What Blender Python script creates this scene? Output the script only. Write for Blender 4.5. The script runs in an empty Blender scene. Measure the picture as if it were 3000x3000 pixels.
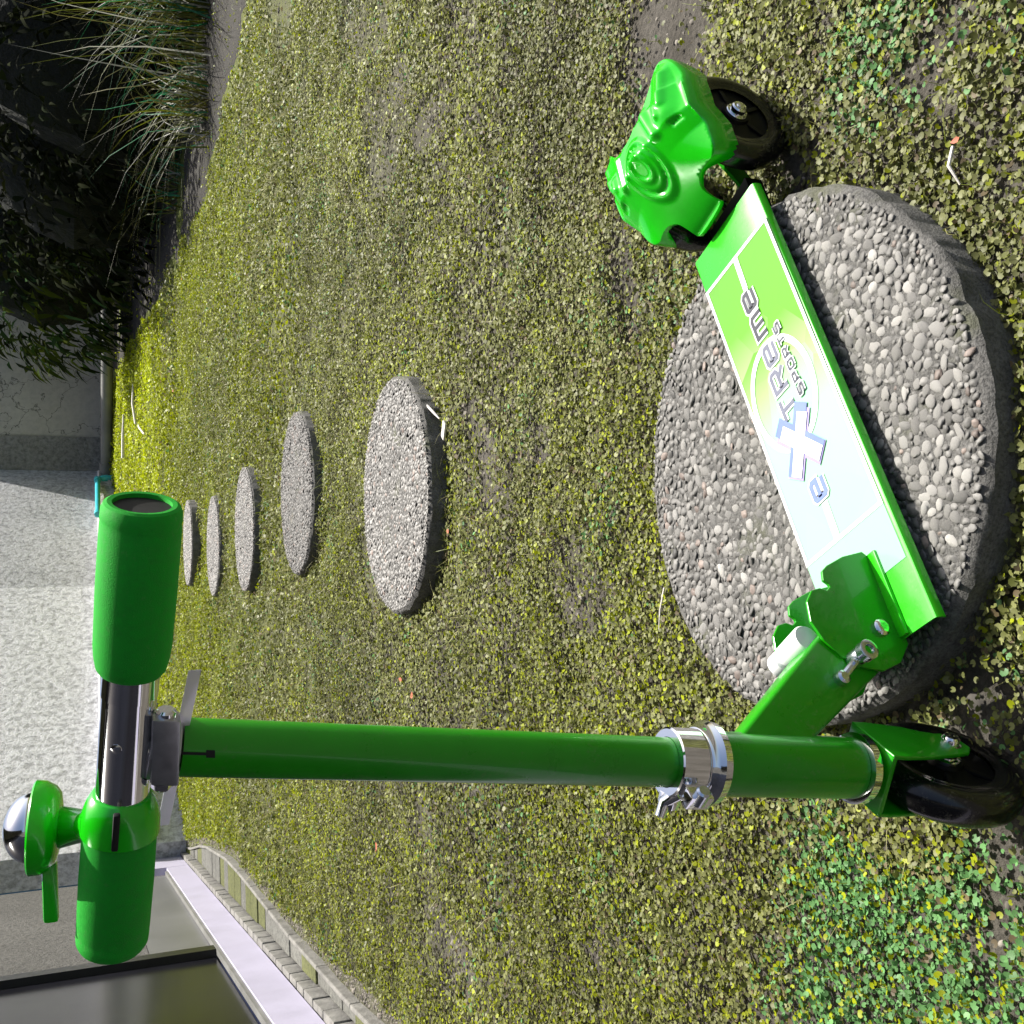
import bpy, math, random
import numpy as np
from mathutils import Vector, Matrix
R=math.radians
# ------------------------------------------------------------------ camera, world, sun
SC=bpy.context.scene
COL=SC.collection
TH=math.asin(.378); CT,ST=math.cos(TH),math.sin(TH)
CAMZ=0.561
cam=bpy.data.cameras.new('camera'); cam.sensor_width=36; cam.lens=36*3158/3000.
cam.clip_start=.02; cam.clip_end=400
co=bpy.data.objects.new('camera',cam); COL.objects.link(co)
RV=Vector((1,0,0)); UV=Vector((0,ST,CT)); FV=Vector((0,CT,-ST))
M=Matrix((( -UV.x,RV.x,-FV.x,0),(-UV.y,RV.y,-FV.y,0),(-UV.z,RV.z,-FV.z,CAMZ),(0,0,0,1)))
co.matrix_world=M
SC.camera=co
SUN_AZ,SUN_EL=R(46),R(55)
w=bpy.data.worlds.new('World'); SC.world=w; w.use_nodes=True
nt=w.node_tree; nt.nodes.clear()
sky=nt.nodes.new('ShaderNodeTexSky'); sky.sky_type='NISHITA'; sky.sun_disc=False
sky.sun_elevation=SUN_EL; sky.sun_rotation=R(90)-SUN_AZ; sky.air_density=1.0; sky.dust_density=4.5; sky.ozone_density=1.0
bg=nt.nodes.new('ShaderNodeBackground'); bg.inputs[1].default_value=.10
wo=nt.nodes.new('ShaderNodeOutputWorld'); nt.links.new(sky.outputs[0],bg.inputs[0]); nt.links.new(bg.outputs[0],wo.inputs[0])
sl=bpy.data.lights.new('sun','SUN'); sl.energy=5.0; sl.angle=R(.5); sl.color=(1,.96,.88)
so=bpy.data.objects.new('sun',sl); COL.objects.link(so)
sd=Vector((math.cos(SUN_AZ)*math.cos(SUN_EL),math.sin(SUN_AZ)*math.cos(SUN_EL),math.sin(SUN_EL)))
so.rotation_euler=sd.to_track_quat('Z','Y').to_euler(); so.location=(5,5,10)
VS=SC.view_settings; VS.view_transform='Standard'; VS.look='None'; VS.exposure=0.7; VS.gamma=1; VS.use_curve_mapping=False
SC.render.engine='CYCLES'
SC.cycles.max_bounces=6; SC.cycles.use_denoising=True; SC.cycles.transparent_max_bounces=6

rnd=random.Random(7); rng=np.random.default_rng(11)
# ------------------------------------------------------------------ helpers
def link(o,parent=None,**kw):
    COL.objects.link(o)
    if parent: o.parent=parent
    for k,v in kw.items(): o[k]=v
    return o
def mesh(name,V,F,mat=None,smooth=False,col=None):
    me=bpy.data.meshes.new(name); me.from_pydata([tuple(v) for v in V],[],F); me.update()
    if mat: me.materials.append(mat)
    if smooth:
        for p in me.polygons: p.use_smooth=True
    return me
def obj(name,V,F,mat=None,parent=None,smooth=False,**kw):
    me=mesh(name,V,F,mat,False)
    o=bpy.data.objects.new(name,me)
    if smooth:
        me.shade_smooth() if False else None
        try: me.set_sharp_from_angle(angle=R(35))
        except Exception: pass
        for p in me.polygons: p.use_smooth=True
        try: me.set_sharp_from_angle(angle=R(35))
        except Exception: pass
    return link(o,parent,**kw)
def fastmesh(name,V,T,mat,col=None,smooth=False):
    """V (n,3) float, T (m,3) int triangles, col (n,4) point colours"""
    me=bpy.data.meshes.new(name)
    n,m=len(V),len(T)
    me.vertices.add(n); me.vertices.foreach_set('co',np.asarray(V,np.float32).ravel())
    me.loops.add(3*m); me.loops.foreach_set('vertex_index',np.asarray(T,np.int32).ravel())
    me.polygons.add(m); me.polygons.foreach_set('loop_start',np.arange(0,3*m,3,dtype=np.int32))
    if smooth: me.polygons.foreach_set('use_smooth',np.ones(m,bool))
    me.update(calc_edges=True)
    if col is not None:
        a=me.color_attributes.new('tint','FLOAT_COLOR','POINT'); a.data.foreach_set('color',np.asarray(col,np.float32).ravel())
    me.materials.append(mat)
    return me
class MB:
    def __init__(s): s.V=[]; s.F=[]
    def add(s,V,F):
        b=len(s.V); s.V+=[tuple(v) for v in V]; s.F+=[tuple(i+b for i in f) for f in F]; return s
    def box(s,c,d,ax=None):
        c=Vector(c); X,Y,Z=ax or (Vector((1,0,0)),Vector((0,1,0)),Vector((0,0,1)))
        V=[c+X*(d[0]/2*i)+Y*(d[1]/2*j)+Z*(d[2]/2*k) for i in (-1,1) for j in (-1,1) for k in (-1,1)]
        return s.add(V,[(0,1,3,2),(4,6,7,5),(0,4,5,1),(2,3,7,6),(0,2,6,4),(1,5,7,3)])
    def bbox(s,c,d,b=.001,ax=None):
        """box with chamfered edges"""
        c=Vector(c); A=ax or (Vector((1,0,0)),Vector((0,1,0)),Vector((0,0,1)))
        import bmesh
        bm=bmesh.new(); bmesh.ops.create_cube(bm,size=1)
        for v in bm.verts: v.co=Vector((v.co.x*d[0],v.co.y*d[1],v.co.z*d[2]))
        bmesh.ops.bevel(bm,geom=bm.edges[:],offset=b,segments=2,affect='EDGES',profile=.6)
        bm.verts.index_update()
        V=[c+A[0]*v.co.x+A[1]*v.co.y+A[2]*v.co.z for v in bm.verts]; F=[tuple(v.index for v in f.verts) for f in bm.faces]
        bm.free(); return s.add(V,F)
    def lathe(s,o,ax,prof,n=24,cap=True,ref=None):
        """prof: list of (distance along axis, radius)"""
        o=Vector(o); ax=Vector(ax).normalized(); ref=Vector(ref) if ref else (Vector((0,0,1)) if abs(ax.z)<.9 else Vector((1,0,0)))
        u=(ref-ax*ref.dot(ax)).normalized(); v=ax.cross(u)
        V=[];F=[]
        for (h,r) in prof:
            for k in range(n):
                a=2*math.pi*k/n; V.append(o+ax*h+u*(r*math.cos(a))+v*(r*math.sin(a)))
        m=len(prof)
        for i in range(m-1):
            for k in range(n):
                F.append((i*n+k,i*n+(k+1)%n,(i+1)*n+(k+1)%n,(i+1)*n+k))
        if cap:
            if prof[0][1]>1e-6: F.append(tuple(reversed(range(n))))
            if prof[-1][1]>1e-6: F.append(tuple(range((m-1)*n,m*n)))
        return s.add(V,F)
    def tube(s,P,r,n=10,cap=True):
        P=[Vector(p) for p in P]; V=[];F=[]; up=None
        for i,p in enumerate(P):
            t=(P[min(i+1,len(P)-1)]-P[max(i-1,0)]).normalized()
            if up is None: up=Vector((0,0,1)) if abs(t.z)<.9 else Vector((1,0,0))
            u=(up-t*up.dot(t)).normalized(); up=u; v=t.cross(u)
            rr=r[i] if isinstance(r,(list,tuple)) else r
            for k in range(n):
                a=2*math.pi*k/n; V.append(p+u*(rr*math.cos(a))+v*(rr*math.sin(a)))
        for i in range(len(P)-1):
            for k in range(n): F.append((i*n+k,i*n+(k+1)%n,(i+1)*n+(k+1)%n,(i+1)*n+k))
        if cap: F.append(tuple(reversed(range(n)))); F.append(tuple(range((len(P)-1)*n,len(P)*n)))
        return s.add(V,F)
    def prism(s,P,off):
        """polygon P (3-D, planar) extruded by vector off"""
        P=[Vector(p) for p in P]; off=Vector(off); n=len(P)
        V=[p for p in P]+[p+off for p in P]
        F=[tuple(reversed(range(n))),tuple(range(n,2*n))]+[(i,(i+1)%n,n+(i+1)%n,n+i) for i in range(n)]
        return s.add(V,F)
    def obj(s,name,mat,parent=None,smooth=True,**kw):
        return obj(name,s.V,s.F,mat,parent,smooth,**kw)
# ------------------------------------------------------------------ materials
def newmat(name):
    m=bpy.data.materials.new(name); m.use_nodes=True; nt=m.node_tree; b=nt.nodes['Principled BSDF']; return m,nt,b
def N(nt,t,**kw):
    n=nt.nodes.new(t)
    for k,v in kw.items(): setattr(n,k,v)
    return n
def noise(nt,scale,detail=5,rough=.6,coord='Object',dist=0):
    tc=N(nt,'ShaderNodeTexCoord'); n=N(nt,'ShaderNodeTexNoise'); n.inputs['Scale'].default_value=scale; n.inputs['Detail'].default_value=detail
    n.inputs['Roughness'].default_value=rough; n.inputs['Distortion'].default_value=dist; nt.links.new(tc.outputs[coord],n.inputs['Vector']); return n
def ramp(nt,src,stops):
    r=N(nt,'ShaderNodeValToRGB'); e=r.color_ramp.elements
    while len(e)<len(stops): e.new(.5)
    for i,(p,c) in enumerate(stops): e[i].position=p; e[i].color=(*c,1)
    nt.links.new(src,r.inputs[0]); return r
def bump(nt,b,src,strength=.3,dist=.002):
    bp=N(nt,'ShaderNodeBump'); bp.inputs['Strength'].default_value=strength; bp.inputs['Distance'].default_value=dist
    nt.links.new(src,bp.inputs['Height']); nt.links.new(bp.outputs[0],b.inputs['Normal']); return bp
def simple(name,c,rough=.5,metal=0,coat=0,bumpy=None,spec=.5,var=.12,vs=60,coat_ior=1.5,coat_rough=.05,dust=0):
    m,nt,b=newmat(name)
    n=noise(nt,vs)
    lo=[x*(1-var) for x in c]; hi=[min(1,x*(1+var)) for x in c]
    r=ramp(nt,n.outputs['Fac'],[(.3,lo),(.7,hi)]); nt.links.new(r.outputs[0],b.inputs['Base Color'])
    b.inputs['Roughness'].default_value=rough; b.inputs['Metallic'].default_value=metal
    b.inputs['Coat Weight'].default_value=coat; b.inputs['Coat Roughness'].default_value=coat_rough; b.inputs['Coat IOR'].default_value=coat_ior
    b.inputs['Specular IOR Level'].default_value=spec
    rr=ramp(nt,n.outputs['Fac'],[(.2,(rough*.8,)*3),(.8,(min(1,rough*1.2),)*3)]); nt.links.new(rr.outputs[0],b.inputs['Roughness'])
    if dust:
        nd=noise(nt,38,9,.72); nd2=noise(nt,420,3,.6); md=N(nt,'ShaderNodeMath',operation='MULTIPLY'); nt.links.new(nd.outputs['Fac'],md.inputs[0]); nt.links.new(nd2.outputs['Fac'],md.inputs[1])
        rd=ramp(nt,md.outputs[0],[(.30,(0,0,0)),(.44,(dust,dust,dust))]); mx=N(nt,'ShaderNodeMix',data_type='RGBA'); nt.links.new(rd.outputs[0],mx.inputs[0]); nt.links.new(r.outputs[0],mx.inputs[6]); mx.inputs[7].default_value=(.22,.21,.15,1)
        nt.links.new(mx.outputs[2],b.inputs['Base Color'])
    if bumpy: 
        n2=noise(nt,bumpy[0]); bump(nt,b,n2.outputs['Fac'],bumpy[1],bumpy[2])
    return m
MT={}
MT['green_paint']=simple('green_paint',(.012,.30,.002),.30,coat=.35,var=.06,spec=.35,dust=.22)
MT['deck_paint']=simple('deck_paint',(.022,.55,.002),.28,coat=.6,var=.05,coat_rough=.12,dust=.2)
MT['green_plastic']=simple('green_plastic',(.008,.50,.004),.22,coat=.6,var=.06,bumpy=(900,.05,.0005))
MT['green_foam']=simple('green_foam',(.008,.34,.02),.75,dust=.15,var=.1,vs=300,bumpy=(1600,.35,.0006),spec=.3)
MT['chrome']=simple('chrome',(.82,.83,.85),.07,1,var=.03)
MT['zinc']=simple('zinc',(.62,.66,.74),.22,1,var=.1,vs=200)
MT['black_wheel']=simple('black_wheel',(.005,.005,.0055),.24,coat=.3,var=.2,spec=.4,dust=.35)
MT['black_hub']=simple('black_hub',(.003,.003,.003),.5,var=.2,spec=.2)
MT['black_hole']=simple('black_hole',(.004,.004,.004),.7,var=.2)
MT['white_nylon']=simple('white_nylon',(.82,.82,.84),.4,var=.03)
MT['ink']=simple('ink',(.012,.014,.016),.25,coat=1,coat_rough=.12,coat_ior=2.0)
MT['blue_ink_and_glare']=simple('blue_ink_and_glare',(.15,.22,.50),.25,coat=1,coat_rough=.12,coat_ior=2.0)
MT['violet_ink']=simple('violet_ink',(.35,.30,.60),.25,coat=1,coat_rough=.12,coat_ior=2.0)
MT['white_ink']=simple('white_ink',(.80,.84,.83),.25,coat=1,coat_rough=.12,coat_ior=1.6,var=.02)
def sticker():
    m,nt,b=newmat('deck_sticker')
    tc=N(nt,'ShaderNodeTexCoord'); sx=N(nt,'ShaderNodeSeparateXYZ'); nt.links.new(tc.outputs['Object'],sx.inputs[0])
    # leaf green print; sky glare painted in as pale mint at the front, faceted
    v=N(nt,'ShaderNodeTexVoronoi'); v.inputs['Scale'].default_value=22; v.feature='F1'; nt.links.new(tc.outputs['Object'],v.inputs['Vector'])
    sp=N(nt,'ShaderNodeSeparateColor'); nt.links.new(v.outputs['Color'],sp.inputs[0])
    ma=N(nt,'ShaderNodeMath',operation='MULTIPLY_ADD'); nt.links.new(sp.outputs[0],ma.inputs[0]); ma.inputs[1].default_value=.045; nt.links.new(sx.outputs[0],ma.inputs[2])
    mr=N(nt,'ShaderNodeMapRange'); mr.inputs[1].default_value=.17; mr.inputs[2].default_value=.47; nt.links.new(ma.outputs[0],mr.inputs[0])
    r=ramp(nt,mr.outputs[0],[(0,(.30,.66,.40)),(.45,(.32,.68,.40)),(.58,(.30,.62,.16)),(.70,(.11,.44,.003)),(1,(.09,.32,.002))])
    nt.links.new(r.outputs[0],b.inputs['Base Color'])
    b.inputs['Roughness'].default_value=.25; b.inputs['Coat Weight'].default_value=1; b.inputs['Coat Roughness'].default_value=.1; b.inputs['Coat IOR'].default_value=1.5; b.inputs['Specular IOR Level'].default_value=.3
    return m
MT['sticker']=sticker()
def leafmat(name,trans=.35,rough=.5,tint=(1,1,1),spec=.35):
    m,nt,b=newmat(name)
    a=N(nt,'ShaderNodeAttribute'); a.attribute_name='tint'
    mx=N(nt,'ShaderNodeMix',data_type='RGBA',blend_type='MULTIPLY'); mx.inputs[0].default_value=1
    nt.links.new(a.outputs['Color'],mx.inputs[6]); mx.inputs[7].default_value=(*tint,1)
    nt.links.new(mx.outputs[2],b.inputs['Base Color']); b.inputs['Roughness'].default_value=rough; b.inputs['Specular IOR Level'].default_value=spec
    t=N(nt,'ShaderNodeBsdfTranslucent'); nt.links.new(mx.outputs[2],t.inputs[0])
    ms=N(nt,'ShaderNodeMixShader'); ms.inputs[0].default_value=trans
    out=nt.nodes['Material Output']; nt.links.new(b.outputs[0],ms.inputs[1]); nt.links.new(t.outputs[0],ms.inputs[2]); nt.links.new(ms.outputs[0],out.inputs[0])
    return m
MT['leaf']=leafmat('leaf')
MT['blade']=leafmat('blade',.25,.5)
MT['crumb']=leafmat('crumb',0.0,.95)
MT['shrub_leaf']=leafmat('shrub_leaf',.12,.9,spec=.04)
def soil():
    m,nt,b=newmat('soil')
    n=noise(nt,9,8,.65); n2=noise(nt,160,6,.7)
    r=ramp(nt,n.outputs['Fac'],[(.35,(.075,.066,.052)),(.65,(.17,.155,.135))])
    r2=ramp(nt,n2.outputs['Fac'],[(.3,(.35,.35,.33)),(.7,(1,1,1))])
    mx=N(nt,'ShaderNodeMix',data_type='RGBA',blend_type='MULTIPLY'); mx.inputs[0].default_value=1
    nt.links.new(r.outputs[0],mx.inputs[6]); nt.links.new(r2.outputs[0],mx.inputs[7])
    # far lawn: turf colour takes over with distance from the near corner of the garden
    tc=N(nt,'ShaderNodeTexCoord'); sx=N(nt,'ShaderNodeSeparateXYZ'); nt.links.new(tc.outputs['Object'],sx.inputs[0])
    mr=N(nt,'ShaderNodeMapRange'); mr.inputs[1].default_value=1.5; mr.inputs[2].default_value=4.5; nt.links.new(sx.outputs[1],mr.inputs[0])
    n3=noise(nt,60,6,.7); g=ramp(nt,n3.outputs['Fac'],[(.3,(.04,.05,.008)),(.7,(.15,.18,.012))])
    m2=N(nt,'ShaderNodeMix',data_type='RGBA'); nt.links.new(mr.outputs[0],m2.inputs[0]); nt.links.new(mx.outputs[2],m2.inputs[6]); nt.links.new(g.outputs[0],m2.inputs[7])
    nt.links.new(m2.outputs[2],b.inputs['Base Color']); b.inputs['Roughness'].default_value=.95
    bump(nt,b,n2.outputs['Fac'],.9,.006); return m
MT['soil']=soil()
def stonebody():
    m,nt,b=newmat('aggregate_concrete')
    n=noise(nt,60,8,.7); v=noise(nt,420,4,.7)
    r=ramp(nt,n.outputs['Fac'],[(.3,(.10,.098,.092)),(.7,(.22,.215,.205))]); r2=ramp(nt,v.outputs['Fac'],[(.35,(.45,.45,.45)),(.6,(1,1,1))])
    mx=N(nt,'ShaderNodeMix',data_type='RGBA',blend_type='MULTIPLY'); mx.inputs[0].default_value=1
    nt.links.new(r.outputs[0],mx.inputs[6]); nt.links.new(r2.outputs[0],mx.inputs[7])
    # moss film in patches
    n4=noise(nt,14,4,.6); r4=ramp(nt,n4.outputs['Fac'],[(.56,(0,0,0)),(.68,(.55,.55,.55))])
    m2=N(nt,'ShaderNodeMix',data_type='RGBA'); nt.links.new(r4.outputs[0],m2.inputs[0]); nt.links.new(mx.outputs[2],m2.inputs[6]); m2.inputs[7].default_value=(.10,.11,.05,1)
    nt.links.new(m2.outputs[2],b.inputs['Base Color'])
    b.inputs['Roughness'].default_value=.92; bump(nt,b,v.outputs['Fac'],1,.0022); return m
MT['concrete']=stonebody()
def pebblemat():
    m,nt,b=newmat('pebble')
    a=N(nt,'ShaderNodeAttribute'); a.attribute_name='tint'
    oi=N(nt,'ShaderNodeObjectInfo'); rr=ramp(nt,oi.outputs['Random'],[(0,(.55,.54,.52)),(.5,(.85,.84,.82)),(1,(1.1,1.08,1.04))])
    n=noise(nt,300,4,.6); r=ramp(nt,n.outputs['Fac'],[(.3,(.75,.75,.75)),(.7,(1.05,1.05,1.05))])
    mx=N(nt,'ShaderNodeMix',data_type='RGBA',blend_type='MULTIPLY'); mx.inputs[0].default_value=1
    nt.links.new(a.outputs['Color'],mx.inputs[6]); nt.links.new(r.outputs[0],mx.inputs[7])
    m2=N(nt,'ShaderNodeMix',data_type='RGBA',blend_type='MULTIPLY'); m2.inputs[0].default_value=1
    nt.links.new(mx.outputs[2],m2.inputs[6]); nt.links.new(rr.outputs[0],m2.inputs[7])
    nt.links.new(m2.outputs[2],b.inputs['Base Color']); b.inputs['Roughness'].default_value=.6
    bump(nt,b,n.outputs['Fac'],.5,.0008); return m
MT['pebble']=pebblemat()
def wallmat(name,c1,c2,scale=26,st=1,d=.02,stain=True,crack=False):
    m,nt,b=newmat(name)
    n=noise(nt,scale,7,.75); n2=noise(nt,1.3,5,.6)
    r=ramp(nt,n2.outputs['Fac'],[(.3,c1),(.7,c2)]); r1=ramp(nt,n.outputs['Fac'],[(.36,(.30,.30,.30)),(.56,(1,1,1))])
    mx=N(nt,'ShaderNodeMix',data_type='RGBA',blend_type='MULTIPLY'); mx.inputs[0].default_value=.8 if stain else .25
    nt.links.new(r.outputs[0],mx.inputs[6]); nt.links.new(r1.outputs[0],mx.inputs[7]); last=mx.outputs[2]
    if crack:
        v=N(nt,'ShaderNodeTexVoronoi'); v.feature='DISTANCE_TO_EDGE'; v.inputs['Scale'].default_value=2.6
        tc=N(nt,'ShaderNodeTexCoord'); nd=noise(nt,6,4,.6); ad=N(nt,'ShaderNodeMix',data_type='RGBA',blend_type='LINEAR_LIGHT'); ad.inputs[0].default_value=.18
        nt.links.new(tc.outputs['Object'],ad.inputs[6]); nt.links.new(nd.outputs['Color'],ad.inputs[7]); nt.links.new(ad.outputs[2],v.inputs['Vector'])
        rc=ramp(nt,v.outputs['Distance'],[(.004,(.15,.15,.15)),(.014,(1,1,1))])
        m3=N(nt,'ShaderNodeMix',data_type='RGBA',blend_type='MULTIPLY'); m3.inputs[0].default_value=.8
        nt.links.new(last,m3.inputs[6]); nt.links.new(rc.outputs[0],m3.inputs[7]); last=m3.outputs[2]
    nt.links.new(last,b.inputs['Base Color']); b.inputs['Roughness'].default_value=.9
    bump(nt,b,n.outputs['Fac'],st,d); return m
MT['render_pale']=wallmat('rough_render_pale_for_light',(.76,.77,.79),(.86,.87,.90))
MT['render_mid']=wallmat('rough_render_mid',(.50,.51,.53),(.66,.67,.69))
MT['render_grey']=wallmat('rough_render_grey',(.26,.25,.235),(.40,.385,.36))
MT['render_house']=wallmat('rough_render_house',(.10,.098,.09),(.17,.165,.155),70,1,.01)
MT['smooth_panel']=wallmat('smooth_cement_panel',(.44,.40,.36),(.57,.53,.47),20,.1,.003,False,True)
MT['plinth']=simple('plinth_paint',(.44,.42,.54),.6,var=.06,vs=8,bumpy=(50,.2,.002))
MT['panel']=simple('grey_panel',(.16,.16,.165),.35,var=.15,vs=3,spec=.4)
MT['blue_gate']=simple('blue_gate_paint',(.07,.15,.26),.4,var=.1,vs=4)
MT['pale_blue']=simple('pale_blue_paint',(.50,.68,.85),.5,var=.04,vs=4)
MT['dark_frame']=simple('dark_frame',(.01,.01,.01),.35,var=.2)
MT['dark_glass']=simple('dark_glass',(.012,.012,.016),.18,var=.3,vs=3,spec=.22)
MT['brick']=simple('kerb_brick',(.19,.185,.17),.85,var=.35,vs=25,bumpy=(120,.6,.004))
MT['paver']=wallmat('mossy_paver',(.09,.09,.08),(.20,.20,.18),90,.8,.004)
MT['paver_moss']=wallmat('mossy_paver_green',(.08,.09,.02),(.15,.16,.06),90,.8,.004)
MT['pipe_grey']=simple('pipe_grey',(.18,.18,.17),.5,var=.2,vs=8)
MT['pipe_cyan']=simple('pipe_cyan',(.05,.50,.60),.35,var=.08,vs=8)
MT['pipe_white']=simple('pipe_white',(.75,.72,.72),.4,var=.05,vs=8)
MT['stick']=simple('bleached_stick',(.70,.66,.62),.8,var=.2,vs=90,bumpy=(200,.4,.002))
MT['bark']=simple('bark',(.05,.045,.035),.9,var=.4,vs=30,bumpy=(60,.8,.01))
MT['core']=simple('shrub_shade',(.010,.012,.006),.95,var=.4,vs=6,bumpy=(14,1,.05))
MT['red_leaf']=simple('dry_red_leaf',(.42,.12,.06),.7,var=.25,vs=200)
def strapmat():
    m,nt,b=newmat('clear_strap'); b.inputs['Base Color'].default_value=(.75,.72,.85,1); b.inputs['Roughness'].default_value=.35
    tr=N(nt,'ShaderNodeBsdfTransparent'); ms=N(nt,'ShaderNodeMixShader'); ms.inputs[0].default_value=.35
    out=nt.nodes['Material Output']; nt.links.new(b.outputs[0],ms.inputs[1]); nt.links.new(tr.outputs[0],ms.inputs[2]); nt.links.new(ms.outputs[0],out.inputs[0]); return m
MT['strap']=strapmat()
# ------------------------------------------------------------------ terrain
def vnoise(x,y,f,seed=0):
    x=np.asarray(x)*f+seed*17.3; y=np.asarray(y)*f+seed*9.1
    xi=np.floor(x).astype(np.int64); yi=np.floor(y).astype(np.int64); xf=x-xi; yf=y-yi
    def h(a,b):
        n=(a*374761393+b*668265263+seed*1442695)&0x7fffffff; n=(n^(n>>13))*1274126177&0x7fffffff; return ((n^(n>>16))&0xffff)/65535.
    u=xf*xf*(3-2*xf); v=yf*yf*(3-2*yf)
    return (h(xi,yi)*(1-u)+h(xi+1,yi)*u)*(1-v)+(h(xi,yi+1)*(1-u)+h(xi+1,yi+1)*u)*v
STONES=[(.042,.716,.208),(.030,1.845,.207),(.048,2.745,.206),(-.056,3.635,.203),(-.140,4.59,.205),(-.149,5.42,.205)]
def gz(x,y):
    x=np.asarray(x,float); y=np.asarray(y,float)
    t=np.clip((y-5.2)/4.8,0,1); z=.235*t
    amp=np.clip((y-.9)/2,.15,1)
    z=z+amp*(.018*(vnoise(x,y,2.2,1)-.5)+.012*(vnoise(x,y,6,2)-.5))+.004*(vnoise(x,y,22,3)-.5)
    d=np.ones_like(x)*9
    for sx,sy,sr in STONES: d=np.minimum(d,np.hypot(x-sx,y-sy)-sr)
    k=np.clip(d/.12,0,1); z=z*k+(1-k)*np.minimum(z,.001+.235*t)
    return z
def grid_axis(segs):
    out=[]
    for a,b,n in segs: out+=list(np.linspace(a,b,n,endpoint=False))
    out.append(segs[-1][1]); return np.array(out)
gx=grid_axis([(-80,-6,14),(-6,-2,16),(-2,2,120),(2,7,40),(7,80,14)])
gy=grid_axis([(-30,0,8),(0,2,80),(2,6,80),(6,12,60),(12,120,14)])
GX,GY=np.meshgrid(gx,gy); GZ=gz(GX,GY)
nx,ny=len(gx),len(gy); idx=np.arange(nx*ny).reshape(ny,nx)
a,b,c,d=idx[:-1,:-1].ravel(),idx[:-1,1:].ravel(),idx[1:,1:].ravel(),idx[1:,:-1].ravel()
T=np.concatenate([np.stack([a,b,c],1),np.stack([a,c,d],1)])
me=fastmesh('ground',np.stack([GX.ravel(),GY.ravel(),GZ.ravel()],1),T,MT['soil'],smooth=True)
link(bpy.data.objects.new('ground',me),kind='structure')

# house / path lines (left side): outer edge of the plinth runs along this line
def pl(y): return -1.105+(y-2.30)*(-.1878)      # plinth face x at given y
PLD=Vector((-.1878,1,0)).normalized(); PLN=Vector((PLD.y,-PLD.x,0))   # PLN points to the lawn
def PW(y): return np.interp(y,[0,2.2,2.95,3.6,4.1,4.95,5.5,6.3],[.035,.055,.080,.120,.145,.120,.05,.0])
def bedx(x,y): return np.interp(y,[3.2,3.8,4.5,5.0,6.0,8.0,10.2],[2.2,1.72,1.50,1.40,1.34,1.20,1.12])+.16*(vnoise(x,y,5,61)-.5)+.08*(vnoise(x,y,16,62)-.5)
def soilmask(x,y):
    """1 where the ground cover is missing and bare soil shows"""
    n=vnoise(x,y,5,5)*.5+vnoise(x,y,14,6)*.3+vnoise(x,y,40,8)*.2
    m=np.zeros_like(x)
    for (cx,cy,rx,ry) in [(.50,.95,.17,.10),(.38,.90,.07,.05),(1.62,3.1,.30,.30),(.66,1.75,.05,.10),(-.52,1.78,.05,.05),(.27,1.04,.05,.03),(-.62,.62,.05,.03),(.55,.62,.10,.035),(.215,1.02,.04,.02)]:
        dd=((x-cx)/rx)**2+((y-cy)/ry)**2
        m=np.maximum(m,np.clip(1.35-dd,0,1))
    base=np.clip((n-.62)*9,0,.9)
    return np.clip(m*1.5*(.25+n)+base-.15,0,.97)
def scatter(y0,y1,dens,margin=.35):
    A=[];B=[]
    ys=np.linspace(y0,y1,int((y1-y0)/.05)+2)
    for i in range(len(ys)-1):
        ya,yb=ys[i],ys[i+1]; hw=.5*(ya*CT+CAMZ*ST)+margin
        n=int(dens((ya+yb)/2)*(yb-ya)*2*hw)
        A.append(rng.uniform(-hw,hw,n)); B.append(rng.uniform(ya,yb,n))
    x=np.concatenate(A); y=np.concatenate(B)
    keep=np.ones(len(x),bool)
    for sx,sy,sr in STONES: keep&=np.hypot(x-sx,y-sy)>sr+.001
    keep&=x>np.where(y<6.3,pl(y)+PW(y)+.025+.03*vnoise(x,y,9,77),-99)
    keep&=~((np.hypot(x+.166,y-.53)<.0))
    keep&=rng.uniform(0,1,len(x))>soilmask(x,y)
    keep&=y<10.05
    keep&=(x<bedx(x,y))|(rng.uniform(0,1,len(x))<.03)
    wl_=(x-.37)*.9135-(y-10.25)*.4067; keep&=(x>.37)|(wl_>.02)
    return x[keep],y[keep]
def palette(x,y,n,near):
    """leaf colours: olive, yellow-green, bluish green, dry brown"""
    olive=np.array([.105,.12,.022]); pale=np.array([.25,.26,.105]); yel=np.array([.27,.31,.006]); teal=np.array([.12,.27,.09]); brown=np.array([.13,.10,.055])
    u=rng.uniform(0,1,n); big=vnoise(x,y,1.6,21)*.6+vnoise(x,y,5,22)*.4
    fy=np.clip((y-2.4)/3.4,0,1)
    py=.10+.22*np.clip((big-.4)*3,0,1)+.65*fy*np.clip((big-.22)*3,.3,1)
    py=np.where((y>6.5),.95,py)
    tl=vnoise(x,y,9,23)
    hot=np.clip(1.3-((x+.33)/.28)**2-((y-.60)/.16)**2,0,1)+np.clip(1.2-((x-.42)/.22)**2-((y-.68)/.12)**2,0,1)*.6
    pt=np.clip((tl-.55)*1.2,0,.3)*.35+hot*np.clip((tl-.28)*2.4,0,.75)
    col=np.tile(olive,(n,1)); k=rng.uniform(0,1,(n,1)); col=col*(1-k)+pale*k
    iy=u<py; col[iy]=yel*rng.uniform(.8,1.2,(iy.sum(),1))
    it=(u>=py)&(u<py+pt); col[it]=teal*rng.uniform(.7,1.3,(it.sum(),1))
    ib=u>.955; col[ib]=brown*rng.uniform(.6,1.6,(ib.sum(),1))
    col*=rng.uniform(.62,1.25,(n,1))*(.72+.5*vnoise(x,y,3.2,51)+.12*vnoise(x,y,11,52))[:,None]
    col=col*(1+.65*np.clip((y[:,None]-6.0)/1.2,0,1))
    return np.clip(col,0,.9)
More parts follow.
